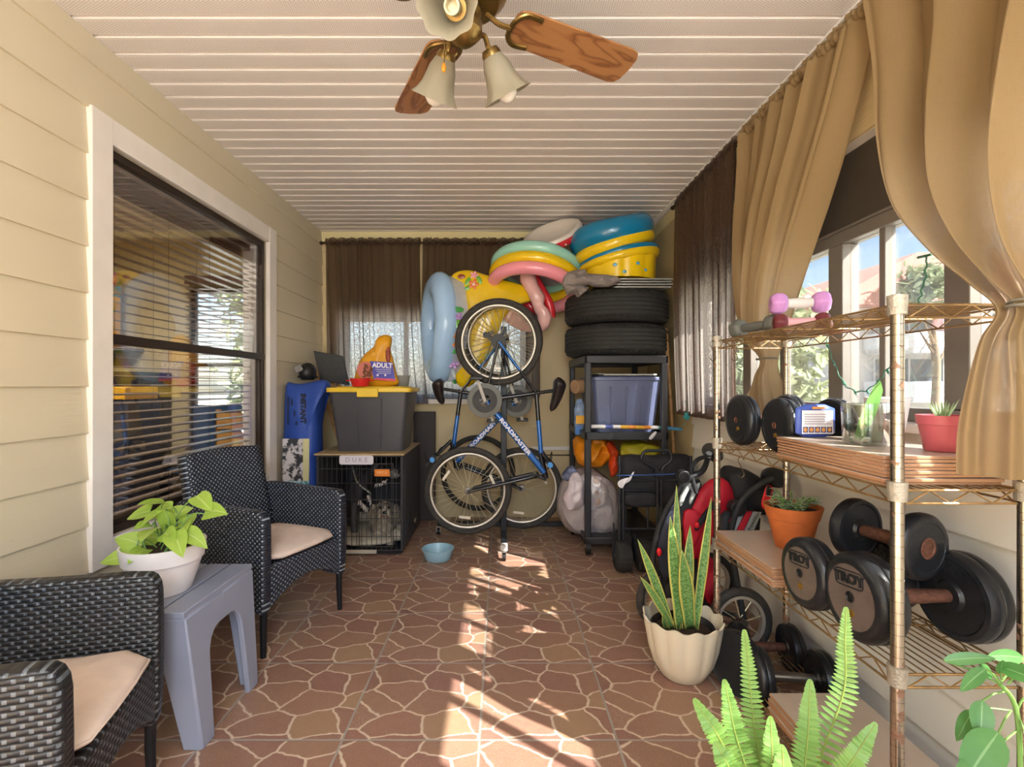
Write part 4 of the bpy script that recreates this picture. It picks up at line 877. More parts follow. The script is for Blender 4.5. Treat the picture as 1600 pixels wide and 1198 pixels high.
curtain('window_curtain', 'brown curtain at the left end of the back wall behind the dog food', [(2.425, -1.54, 4.36, -.70, 4.36, 1, 0), (1.9, -1.53, 4.36, -.69, 4.36, 1.1, 0), (1.4, -1.52, 4.36, -.66, 4.34, 1.1, 0), (1.02, -1.5, 4.36, -.62, 4.33, 1, 0)], .10, .02, m_brown, 150, grp='brown curtains', side=1, seed=3)
curtain('window_curtain', 'brown curtain on the back wall behind the blue pool ring', [(2.425, -.685, 4.365, .36, 4.365, 1, 0), (1.8, -.685, 4.365, .36, 4.365, 1, 0), (1.07, -.66, 4.37, .36, 4.365, .9, 0)], .12, .016, m_brown, 130, grp='brown curtains', side=1, seed=5)
# fairy light string in the window
b = MB(); P_ = []
for px, py, X in ((1290, 530, 1.27), (1300, 560, 1.27), (1320, 600, 1.27), (1345, 612, 1.27), (1370, 598, 1.27), (1388, 575, 1.27), (1405, 560, 1.27)):
    Y = X*F/(px-CX); P_.append(W(px, py, Y))
P_ = spline(P_, 8); t = thing('fairy_lights', 'green string of fairy lights hanging across the right window', 'light string', tuple(P_[0])); b.tube([p+V((.003*math.sin(i*1.3), 0, .003*math.cos(i*1.3))) for i, p in enumerate(P_)], .0022, 6); m_lw = mat('green_light_wire', '#3f7a63', .5); b.build('wire', m_lw, t, True)
for i in range(3, len(P_), 6): b = MB(); d = V((0, .6*(-1)**i, -1)).normalized(); b.cyl(P_[i], P_[i]+d*.014, .0035, n=8); s_ = b.build('bulb_socket', m_lw, t, True); b = MB(); b.tube([P_[i]+d*.014, P_[i]+d*.024, P_[i]+d*.032], [.0028, .0024, .0006], 8); b.build('bulb', thin_glass('fairy_bulb', '#f4fbff', .4), s_, True)
b = MB(); P_ = []
for px, py, X in ((1447, 400, 1.3), (1446, 430, 1.3), (1438, 462, 1.3), (1432, 485, 1.3)): P_.append(W(px, py, X*F/(px-CX)))
P_ = spline(P_, 8); t = thing('fairy_lights', 'short drop of green fairy light wire above the wire shelf', 'light string', tuple(P_[-1])); b.tube([p+V((.003*math.sin(i*1.7), .003*math.cos(i), 0)) for i, p in enumerate(P_)], .0025, 6); b.build('wire', m_lw, t, True)
p = P_[0]; b = MB(); b.cyl(p+V((0, .03, .003)), p+V((0, -.02, 0)), .004, n=8); b.build('bulb_socket', m_lw, t, True)
# teal plug hanging below the brown curtain
p = W(1073, 650, 3.25); t = thing('cord_plug', 'small teal plug hanging from a thin cord under the brown curtain', 'plug', tuple(p))
b = MB(); b.box((-.018, -.012, -.022), (.018, .012, .022), Matrix.Translation(p) @ Matrix.Rotation(.3, 4, 'Y')); b.build('body', mat('teal_plastic', '#2f7f80', .45), t, True, bevel=.004)
b = MB(); b.tube(spline([p+V((0, 0, -.02)), p+V((-.02, .01, -.06)), p+V((-.07, .02, -.09)), p+V((-.10, .05, -.10))], 6), .002, 6); b.tube(spline([p+V((0, 0, .022)), p+V((.01, .01, .05)), p+V((.0, .03, .10))], 5), .002, 6); b.build('cord', m_lw, t, True)
# ------------------------------------------------------------------ storage on the left of the back wall
def crumple(k, a, s=0):
    def f(p, q): return p+V((NZ.noise(V((p.x*k+s, p.y*k, p.z*k)))*a, NZ.noise(V((p.x*k, p.y*k+s+9, p.z*k)))*a, NZ.noise(V((p.x*k*1.4+s, p.y*k*1.4, p.z*k+4)))*a*1.6))
    return f
RG = (1, .985, .94, .88, .8, .7, .6, .5, .4, .3, .2, .1)
t = thing('tent_bag', 'tall blue instant tent bag with picture panel standing by the left window trim', 'bag', (-1.42, 3.66, 0)); m_blue = mat('royal_blue_nylon', '#2f4fa6', .55, 0, .08, 8, .25, 14)
b = MB(); o = [(-.155, 0), (.09, 0), (.10, .3), (.09, .6), (.09, .95), (.115, 1.10), (.16, 1.16), (.15, 1.215), (.09, 1.225), (.02, 1.20), (-.10, 1.19), (-.155, 1.215), (-.16, .7)]
b.pillow(o, .23, UPR, smooth=2, rings=RG, pw=.32, fn=crumple(9, .008)); b.build('bag', m_blue, t, smooth=60)
b = MB(); b.box((-.135, -.125, .05), (.055, -.112, .80)); 
def pic_mat():
    t = NT('picture_panel'); co = t.coord(); x, y, z = t.sep(co); n = t.noise(co, 16, 5); n2 = t.noise(t.mapping(co, (2, 1, 1), (3, 1, 2)), 26, 4)
    top = t.ramp(n, [(.46, C('#3a3a40')), (.52, C('#d5d0d2'))]); low = t.ramp(n2, [(.35, C('#3f7a8a')), (.5, C('#a8cfd4')), (.62, C('#c7d8e4'))])
    c = t.mix(t.math('GREATER_THAN', z, .50), low, top); c = t.mix(t.math('MULTIPLY', t.math('GREATER_THAN', z, .50), t.math('GREATER_THAN', x, .012)), c, C('#d9d2a0'))
    t.link(c, t.b.inputs['Base Color']); t.b.inputs['Roughness'].default_value = .4; return t.m
b.build('picture_panel', pic_mat(), t, bevel=.003)
m_ink = mat('black_ink', '#16182a', .5, 0, 0); b = MB(); b.text('INSTANT', Matrix.Translation((.01, -.121, 1.015)) @ UPR @ Matrix.Rotation(-PI/2, 4, 'Z'), .052, .001, 0, 1.0, .002)
for i, (L, x, z) in enumerate(((.20, -.095, 1.0), (.05, -.068, 1.06), (.045, -.048, .98), (.03, -.035, .91))): b.box((x-.006, -.122, z-L/2), (x+.002, -.1195, z+L/2))
b.build('lettering', m_ink, t)
b = MB(); b.tube(spline([(-.17, -.06, .47), (-.11, -.128, .43), (0, -.130, .41), (.10, -.128, .40), (.18, -.06, .38)], 6), .005, 6); b.build('cord', mat('red_cord', '#b8324a', .6), t)
t = thing('black_bag', 'black soft bag behind the dark tote', 'bag', (-1.12, 4.02, .712)); b = MB(); b.pillow([(-.19, 0), (.2, 0), (.2, .40), (.05, .46), (-.17, .44)], .14, UPR, smooth=2, rings=RG, fn=crumple(7, .012), pw=.4); b.build('body', mat('black_nylon', '#14161f', .6, 0, .1), t); b = MB(); b.box((-.12, -.075, .02), (-.04, -.066, .10)); b.build('label_panel', mat('tag_grey', '#6a6f78', .5), t)
m_sw = wood('stool_wood', '#b08350', '#8a6136', '#9b7142', 6, 10)
t = thing('folding_stool', 'folding wooden stool with dark grey canvas seat leaning in the back corner', 'stool', (-1.40, 4.16, 0))
b = MB(); b.pillow([(W(x, y, 4.1).x, W(x, y, 4.1).z) for x, y in ((490, 548), (536, 556), (547, 602), (500, 594))], .04, Matrix.Translation((0, 4.1, 0)) @ UPR, smooth=0, pw=.25, rings=(1, .97, .9, .6, .3)); b.build('seat', mat('charcoal_canvas', '#4a4a4c', .85, 0, .08, 30, .2, 120), t, True)
for p, q in (((495, 575), (530, 690)), ((520, 575), (552, 660))): b = MB(); b.bar(W(*p, 4.125), W(*q, 4.15), .026, .02, (0, 1, 0)); b.build('leg', m_sw, t, True, bevel=.003)
b = MB(); b.bar(W(513, 585, 4.15), W(516, 607, 4.14), .10, .012, (0, 1, 0)); b.build('stretcher', m_sw, t, True)
t = thing('bicycle_helmet', 'black helmet resting on top of the blue tent bag', 'helmet', (-1.445, 3.72, 1.215)); b = MB(); b.ell((0, 0, .06), (.062, .08, .075), fn=lambda p: V((p.x, p.y, max(p.z, -.055)))); b.build('shell', m_blkp, t)
b = MB(); b.torus(.062, .010, Matrix.Translation((0, 0, .03)), 30, 8); b.build('band', m_blk, t); b = MB(); b.box((-.02, -.088, .07), (.035, -.06, .12), TR(ry=-.5)); b.build('visor', mat('grey_visor', '#8d8a88', .4), t, bevel=.008)
# dog crate
KX0, KX1, KY0, KY1, KZ = -1.275, -.69, 3.45, 4.14, .685
t = thing('dog_crate', 'black wire dog crate in a grey cover with two dogs inside', 'crate', ((KX0+KX1)/2, (KY0+KY1)/2, 0)); m_cw = mat('crate_wire', '#4c4a4a', .4, .6, .1)
b = MB(); n = 17
for i in range(n+1): x = KX0+(KX1-KX0)*i/n; b.cyl((x, KY0, .035), (x, KY0, KZ), .0021 if i not in (0, n) else .0035, n=6)
for z in (.035, .13, .255, .385, .50, .60, KZ): b.cyl((KX0, KY0-.002, z), (KX1, KY0-.002, z), .0026, n=6)
b.build('front_grille', m_cw, t, True)
b = MB(); 
for x in (-.98, -.745):
    b.cyl((x, KY0-.006, .06), (x, KY0-.006, .635), .003, n=6)
for z in (.06, .635): b.cyl((-.98, KY0-.006, z), (-.745, KY0-.006, z), .003, n=6)
b.tube([(-.76, KY0-.006, .30), (-.76, KY0-.012, .30), (-.70, KY0-.012, .30), (-.70, KY0-.012, .27)], .003, 6)
b.build('door', m_cw, t, True)
m_cov = mat('grey_crate_cover', '#3d3b3f', .85, 0, .1, 6, .4, 10); m_covi = mat('dark_cover_lining', '#1d1c20', .9)
for nm, a, c in (('side_cover', (KX1-.006, KY0, .03), (KX1+.012, KY1, KZ+.002)), ('side_cover', (KX0-.012, KY0+.01, .03), (KX0+.006, KY1, KZ+.002)), ('back_cover', (KX0, KY1-.006, .03), (KX1, KY1+.012, KZ)), ('top_cover', (KX0, KY0, KZ-.004), (KX1, KY1, KZ+.008))):
    b = MB(); b.box(a, c)
    if nm == 'side_cover' and a[0] > -1: b.tube([(KX1+.012, KY0+.02, .05), (KX1+.016, KY0+.25, .25), (KX1+.012, KY0+.5, .05)], .004, 6); b.cyl((KX1+.012, KY0+.06, .64), (KX1+.016, KY0+.06, .1), .004, n=6)
    b.build(nm, m_cov, t, True, bevel=.006)
b = MB(); b.box((KX0, KY0+.006, .01), (KX1, KY1-.01, .032)); b.build('tray', m_covi, t, True, bevel=.004)
b = MB(); b.box((KX0+.18, KY0-.012, .012), (KX1-.17, KY0-.004, .04)); b.build('tray_lip', mat('pale_tray', '#b9b0a2', .5), t, True, bevel=.003)
b = MB(); o = rslab(.235, .062, 0, .014); b.prism([(x-.118, z-.031) for x, z in o], -.003, .003, upright(557, 718.5, KY0-.022)); pl = b.build('name_plate', mat('white_board', '#d9d3dc', .4, 0, .03), t, True)
b = MB(); b.text('D U K E', upright(557, 718.5, KY0-.0253), .045, .0006); b.build('lettering', mat('grey_marker', '#9a94a8', .5, 0, 0), pl, True)
b = MB(); b.box((-.052, -.002, -.024), (.052, .002, .024), Matrix.Translation(W(597, 738.5, KY0-.012))); pl = b.build('orange_tag', mat('orange_label', '#e8842c', .5, 0, .05), t, True)
b = MB(); b.text('MPCX', upright(597, 738.5, KY0-.0145), .028, .0005); b.build('lettering', mat('pale_ink', '#f0c08a', .5, 0, 0), pl, True)
b = MB(); b.box((KX0-.02, KY0-.01, KZ+.009), (KX1+.02, KY1-.02, KZ+.021), None); pb = b.build('plywood_board', mat('plywood', '#b39a72', .7, 0, .18, 12, .2, 80), bevel=.002); tag(pb, 'thin plywood board lying on top of the dog crate', 'board')
# the bed and the dogs
t = thing('dog_bed', 'cream cushion bed on the floor of the dog crate', 'dog bed', (-.98, 3.78, .033)); m_bed = mat('cream_fleece', '#c7bfae', .95, 0, .1, 20, .5, 40)
b = MB(); b.pillow([(-.26, -.29), (.26, -.29), (.27, .28), (-.27, .28)], .07, Matrix.Translation((0, 0, .03)), rings=RG, fn=crumple(9, .006), pw=.4); b.build('base', m_bed, t)
b = MB(); b.tube(spline([(-.24, -.05, .06), (-.25, .25, .07), (0, .28, .07), (.245, .25, .075), (.25, -.02, .085), (.235, -.2, .07)], 6), .042, 12); b.ell((.24, -.2, .07), (.042, .05, .042)); b.build('bolster', m_bed, t)
def skin(name, pts, edges, m, parent, sub=2):
    """one continuous body grown over a jointed skeleton"""
    inv = MW[parent.name].inverted(); me = bpy.data.meshes.new(name); me.from_pydata([tuple(inv @ V(p)) for p, r in pts], edges, []); me.materials.append(m)
    o = bpy.data.objects.new(name, me); COL.objects.link(o); o.parent = parent; MW[o.name] = MW[parent.name]
    md = o.modifiers.new('skin', 'SKIN'); md.use_smooth_shade = True
    for sv, (p, r) in zip(me.skin_vertices[0].data, pts): sv.radius = (r if isinstance(r, tuple) else (r, r)); sv.use_root = False
    me.skin_vertices[0].data[0].use_root = True
    s = o.modifiers.new('sub', 'SUBSURF'); s.levels = sub; s.render_levels = sub; return o
def fur(b, c, rad, n, L, w, rr, down=.6, front=None):
    c = V(c)
    for _ in range(n):
        d = V((rr.gauss(0, 1), rr.gauss(0, 1), rr.gauss(0, 1))).normalized()
        if front and d.dot(front) < -.35: continue
        p = c+V((d.x*rad[0], d.y*rad[1], d.z*rad[2])); dd = (d*.55+V((rr.uniform(-.5, .5), rr.uniform(-.5, .2), -down+rr.uniform(-.3, .3)))).normalized()
        b.leaf(p-d*.004, dd, d, L*rr.uniform(.6, 1.25), w, rr.uniform(-.1, .3), .2, 2, lambda q: 1-.85*q)
m_bdog = mat('black_dog_coat', '#302c2f', .4, 0, .2, 20, .5, 90); m_gmuz = mat('grey_muzzle', '#8f8684', .7, 0, .2, 30); m_wfur = mat('white_chest_fur', '#c9c2bd', .8, 0, .1, 40)
m_nose = mat('dog_nose', '#101012', .25); m_eye = mat('dog_eye', '#1a0f0a', .1)
t = thing('dog', 'large black dog with greying muzzle sitting in the crate facing right', 'dog', (-1.03, 3.80, .066))
P3 = [(W(528, 800, 3.88), .10), (W(545, 785, 3.84), .105), (W(558, 768, 3.80), .085), (W(570, 748, 3.77), .062), (W(583, 735, 3.74), .055), (W(595, 733, 3.71), .058), (W(611, 739, 3.68), .040), (W(621, 742, 3.65), .028),
      (W(512, 822, 3.92), .10), (W(552, 795, 3.74), .045), (W(553, 820, 3.70), .030), (W(556, 848, 3.66), .022), (W(562, 855, 3.62), .024),
      (W(548, 795, 3.90), .045), (W(546, 825, 3.88), .028), (W(550, 847, 3.86), .022), (W(557, 849, 3.82), .022), (W(522, 836, 3.76), .06), (W(530, 846, 3.68), .035), (W(545, 853, 3.64), .022)]
skin('body', P3, [(0, 1), (1, 2), (2, 3), (3, 4), (4, 5), (5, 6), (6, 7), (0, 8), (2, 9), (9, 10), (10, 11), (11, 12), (2, 13), (13, 14), (14, 15), (15, 16), (8, 17), (17, 18), (18, 19)], m_bdog, t)
b = MB(); p = W(616, 741, 3.665); b.ell(p, (.046, .042, .038), fn=lambda q: V((q.x, q.y, q.z*(1 if q.z > 0 else .8)))); b.build('muzzle', m_gmuz, t, True)
b = MB(); b.ell(W(625, 738, 3.63), (.014, .014, .012)); b.build('nose', m_nose, t, True)
for q in (3.655, 3.765): b = MB(); b.ell(W(599, 728, q), (.009, .009, .009)); b.build('eye', m_eye, t, True)
for q, s in ((3.66, 1), (3.79, -1)): b = MB(); b.leaf(W(588, 722, q), (-.25, -.3*s, -.9), (.2, -1*s, .2), .075, .055, 0, .2, 5, lambda z: max(.1, 1-z*.8)); b.build('ear', m_bdog, t, True, solid=.008)
for nm, segs in (('jaw_fur', (((588, 757), (604, 750), 26),)), ('chest_fur', (((562, 783), (574, 795), 60), ((575, 772), (579, 785), 24)))):
    b = MB(); rr = random.Random(2)
    for (x0, y0), (x1, y1), n in segs:
        for k in range(n): q = rr.random(); b.leaf(W(x0+(x1-x0)*q+rr.uniform(-2, 2), y0+(y1-y0)*q+rr.uniform(-2, 2), 3.69 if y0 > 760 else 3.672), (rr.uniform(-.5, .4), -.3, -1), (0, -1, 0), .024, .008, 0, .2, 2, lambda z: 1-.8*z)
    b.build(nm, m_wfur, t, True)
b = MB(); P_ = spline([W(551, 730, 3.70), W(556, 748, 3.685), W(566, 760, 3.685), W(577, 768, 3.69), W(579, 776, 3.685)], 10)
for i in range(0, len(P_)-1): b.torus(.0065, .0018, AX(P_[i], (P_[i+1]-P_[i]).cross(V((0, 1, 0)) if i % 2 else V((0, 0, 1)))), 10, 5)
b.build('chain_collar', mat('silver_chain', '#b9b6a8', .3, .9), t, True)
m_sd = mat('scruffy_grey_coat', '#94897a', .85, 0, .3, 30); m_sl = mat('pale_scruffy_coat', '#cfc3b2', .85, 0, .25, 30); t = thing('dog', 'small scruffy grey brown dog sitting on the bed at the crate front', 'dog', (-.83, 3.65, .066))
D = lambda x, y, Y: W(x, y, Y)
P3 = [(D(592, 838, 3.78), .085), (D(597, 822, 3.72), .082), (D(600, 808, 3.68), .06), (D(601, 797, 3.64), .072), (D(601, 802, 3.58), .040), (D(601, 804, 3.55), .026), (D(591, 832, 3.64), .036), (D(590, 850, 3.60), .028), (D(590, 856, 3.565), .026), (D(609, 832, 3.64), .036), (D(611, 848, 3.60), .028), (D(611, 854, 3.565), .026), (D(580, 848, 3.78), .06)]
bd = skin('body', P3, [(0, 1), (1, 2), (2, 3), (3, 4), (4, 5), (1, 6), (6, 7), (7, 8), (1, 9), (9, 10), (10, 11), (0, 12)], m_sd, t)
rr = random.Random(4); b = MB(); b2 = MB(); fv = V((0, -1, .1)); 
fur(b, D(601, 797, 3.65), (.078, .07, .075), 420, .045, .007, rr, .7, fv); fur(b2, D(601, 800, 3.60), (.05, .05, .05), 110, .035, .006, rr, .8, fv); fur(b, D(596, 824, 3.71), (.085, .07, .10), 420, .05, .008, rr, .9, fv); fur(b2, D(600, 828, 3.655), (.06, .03, .08), 160, .04, .007, rr, 1, fv)
for x, y in ((590, 842), (610, 840)): fur(b2, D(x, y, 3.60), (.03, .03, .065), 90, .03, .006, rr, .9, fv)
for x in (583, 619): fur(b, D(x, 799, 3.65), (.025, .03, .06), 150, .055, .007, rr, 1.2)
b.build('fur', [m_sd], t, True, smooth=180); b2.build('chest_fur', m_sl, t, True, smooth=180)
b = MB(); b.ell(D(601, 800.5, 3.525), (.014, .012, .011)); b.build('nose', m_nose, t, True)
for x in (594.5, 607.5): b = MB(); b.ell(D(x, 793, 3.565), (.010, .008, .010)); b.build('eye', m_eye, t, True)
b = MB(); b.tube(spline([D(594, 808, 3.55), D(601, 806, 3.535), D(608, 808, 3.55)], 5), .004, 6); b.build('mouth', mat('dog_lip', '#8a5a4a', .5), t, True)
# dark storage tote with a yellow lid
def tote(name, label, loc, wb, wt, db, dt, h, mb, ml, nrib, lid=.03, grp=None, latch=False, over=.02):
    t = thing(name, label, 'storage tote', loc, 0, grp)
    b = MB()
    def f(u, v):
        z = h*v; hw = (wb+(wt-wb)*v)/2; hd = (db+(dt-db)*v)/2; r = .03; o = rslab(2*hw, 2*hd, 0, r); i = int(u*len(o)) % len(o); return V((o[i][0]-hw, o[i][1]-hd, z))
    n = 20; b.grid(f, n, 6, True); b.add([f(i/n, 0) for i in range(n)], [tuple(range(n-1, -1, -1))]); body = b.build('body', mb, t, smooth=50)
    for i in range(1, nrib):
        u = i/nrib-.5
        for s in (-1, 1): b = MB(); b.bar((u*wb*.96, s*(db/2+.001), .02), (u*wt*.96, s*(dt/2+.001), h*.88), .012, .008, (0, 1, 0)); b.build('rib', mb, body, bevel=.003)
    b = MB(); o = rslab(wt+2*over, dt+2*over, 0, .04); b.prism([(x-wt/2-over, y-dt/2-over) for x, y in o], h-.005, h+lid); o = rslab(wt-.06, dt-.06, 0, .04); b.prism([(x-wt/2+.03, y-dt/2+.03) for x, y in o], h+lid-.002, h+lid+.008); ld = b.build('lid', ml, t, bevel=.006)
    if latch: b = MB(); b.box((-.075, -dt/2-over-.012, h-.04), (.075, -dt/2-over+.004, h+lid*.8)); b.build('latch', ml, ld, bevel=.006)
    return t
m_char = mat('charcoal_tote_plastic', '#47464c', .4, 0, .06); m_yel = mat('yellow_plastic', '#e3bf3a', .4, 0, .04)
zt0 = KZ+.0215
tote('storage_tote', 'charcoal storage tote with yellow lid standing on the dog crate', (-.94, 3.735, zt0), .47, .56, .32, .40, .43, m_char, m_yel, 3, .028, 'storage totes', True, .025)
zl = zt0+.43+.036
t = thing('dog_food_bag', 'open yellow bag of adult dog food on the yellow tote lid', 'bag', (-.885, 3.72, zl)); YB_ = 3.66
b = MB(); o = [(552, 605), (612, 605), (624, 600), (621, 588), (614, 562), (610, 545), (615, 527), (604, 522), (589, 528), (588, 540), (575, 548), (568, 556), (560, 568), (556, 585)]
M = upright(585, 605, 3.72); b.pillow(px_outline(o, 3.72, 585, 605), .15, M, smooth=1, rings=RG, pw=.42, fn=crumple(11, .008))
b.build('bag', mat('dog_food_yellow', '#dd9c1e', .38, 0, .08, 10, .3, 20), t, True, smooth=70)
Yd = 3.632
b = MB(); b.add([W(x, y, Yd) for x, y in ((578, 564), (613, 566), (618, 594), (584, 592))], [(0, 3, 2, 1)]); b.build('blue_panel', mat('label_blue', '#4a48a8', .4, 0, .03), t, True)
b = MB(); b.cyl(W(571, 578, Yd-.001), W(571, 578, Yd+.01), .062, n=30); pn = b.build('kibble_picture', mat('kibble_rim', '#b84a2a', .4), t, True); b = MB(); rr = random.Random(3)
for k in range(60): a, q = rr.uniform(0, 6.28), .052*math.sqrt(rr.random()); b.ell(W(571, 578, Yd-.003)+V((math.cos(a)*q, 0, math.sin(a)*q)), (.009, .003, .008), nu=8, nv=5)
b.build('kibble', mat('kibble_brown', '#6e4226', .6, 0, .3, 60), pn, True)
b = MB(); b.ell(W(603, 549, 3.675), (.035, .012, .045)); b.ell(W(606, 557, 3.67), (.02, .010, .05)); b.build('dog_picture', mat('dog_print_brown', '#8a3a22', .5, 0, .3, 30), t, True)
b = MB(); b.text('ADULT', upright(597.5, 571, Yd-.003) @ Matrix.Rotation(-.04, 4, 'Z'), .048, .0008, 0, .95, .002)
for i in range(3): b.box((-.055+.01*i, -.001, -.0015), (.06, .001, .0015), Matrix.Translation(W(598, 577+3*i, Yd-.003)))
for x in (590, 602): b.ell(W(x, 586, Yd-.003), (.008, .001, .008), nu=10, nv=6)
b.build('lettering', mat('white_print', '#dcd8e8', .5, 0, 0), t, True)
b = MB(); b.add([W(x, y, Yd-.002) for x, y in ((586, 590), (617, 592), (618, 595.5), (587, 593.5))], [(0, 3, 2, 1)]); b.build('red_band', mat('label_red', '#c8445a', .4), t, True)
def bowl(name, label, loc, r, h, m, ears=False):
    t = thing(name, label, 'bowl', loc); b = MB(); b.lathe([(.0, .0), (r*.72, .0), (r*.8, .006), (r*.97, h*.92), (r*1.03, h*.96), (r*1.03, h), (r*.95, h), (r*.74, .012), (.0, .010)], 40); b.build('bowl', m, t, smooth=40)
    if ears:
        for s in (-1, 1): b = MB(); b.torus(.018, .005, Matrix.Translation((s*(r+.008), 0, h*.75)), 16, 6); b.build('handle', m, t)
    return t
bowl('dog_bowl', 'red handled bowl in front of the dog food bag on the yellow lid', tuple(V((W(563, 600, 3.575).x, 3.575, zl))), .073, .058, mat('red_plastic', '#d22a2a', .35, 0, .04), True)
bowl('dog_bowl', 'grey bowl beside the dog food bag on the yellow lid', (W(627, 600, 3.82).x, 3.82, zl), .07, .085, mat('grey_bowl', '#8c8e8c', .4, 0, .06))
bowl('dog_bowl', 'pale blue bowl on the tiled floor in front of the bicycles', (-.425, 3.37, 0), .108, .078, mat('pale_blue_plastic', '#9cc2d4', .35, 0, .05))
b = MB(); b.box((-.76, 4.33, 0), (-.57, 4.365, .95), TR((0, .0, 0))); tag(b.build('brown_board', mat('dark_brown_panel', '#3a302e', .6, 0, .08), bevel=.004), 'dark brown board standing against the back wall behind the crate', 'board')
# ------------------------------------------------------------------ bicycles on their stand
m_tyre = mat('bicycle_tyre', '#3a3734', .75, 0, .15, 30, .6, 90); m_rim = mat('silver_rim', '#cfc6b8', .35, .6, .06); m_spk = mat('steel_spoke', '#d8cba6', .35, .5, .05); m_hubm = mat('dull_hub', '#6f6860', .4, .8, .1); m_dk = mat('dark_chain_parts', '#2e2b29', .45, .6, .2); m_refl = mat('white_reflector', '#e0d6c4', .25, 0, .03)
m_bb = mat('blue_frame_paint', '#2468b8', .25, .2, .08, coat=.5); m_bk = mat('black_frame_paint', '#1c1d22', .25, .2, .1, coat=.5)
def wheel(t, c, ax, R_=.318, cass=False, refl=0):
    M = AX(c, ax); b = MB(); rr_ = R_-.052; b.torus(rr_, .012, M, 64, 10, sv=1.15); b.lathe([(rr_-.02, -.010), (rr_-.02, .010)], 64, M); w_ = b.build('wheel', m_rim, t, True)
    b = MB(); b.torus(R_-.024, .024, M, 72, 12)
    for k in range(72):
        a = 2*PI*k/72
        for s in (-1, 1): b.box((-.006, -.004, 0), (.006, .004, .004), M @ Matrix.Rotation(a+(.04 if s > 0 else 0), 4, 'Z') @ Matrix.Translation((R_-.022, 0, s*.015)) @ Matrix.Rotation(PI/2-s*.6, 4, 'Y'))
    b.build('tyre', m_tyre, w_, True)
    b = MB(); n = 32
    for k in range(n):
        a = 2*PI*k/n; s = 1 if k % 2 else -1; a2 = a+(.55 if (k//2) % 2 else -.55); b.cyl(M @ V((math.cos(a2)*.022, math.sin(a2)*.022, s*.028)), M @ V((math.cos(a)*(rr_-.015), math.sin(a)*(rr_-.015), 0)), 0.0018, n=4)
    b.build('spokes', m_spk, w_, True)
    b = MB(); b.lathe([(.0, -.05), (.006, -.05), (.006, -.034), (.026, -.032), (.026, -.026), (.016, -.022), (.014, .022), (.026, .026), (.026, .032), (.006, .034), (.006, .05), (.0, .05)], 20, M)
    b.build('hub', m_hubm, w_, True)
    if cass:
        b = MB()
        for i in range(6): b.lathe([(.0, 0), (.052-.005*i, 0), (.052-.005*i, .003), (.0, .003)], 22, M @ Matrix.Translation((0, 0, .034+.005*i)), fn=lambda th, r, z: r*(1+.04*math.cos(22*th)) if r > .01 else r)
        b.build('cassette', m_dk, w_, True)
    for k in range(refl):
        a = -PI/2-.12+k*2.1; b = MB(); p = M @ V((math.cos(a)*rr_*.72, math.sin(a)*rr_*.72, .016)); b.box((-.042, -.010, -.004), (.042, .010, .004), M @ Matrix.Rotation(a+PI/2, 4, 'Z') @ Matrix.Translation((0, -rr_*.72, .016))); b.build('reflector', m_refl, w_, True, bevel=.003)
    return w_
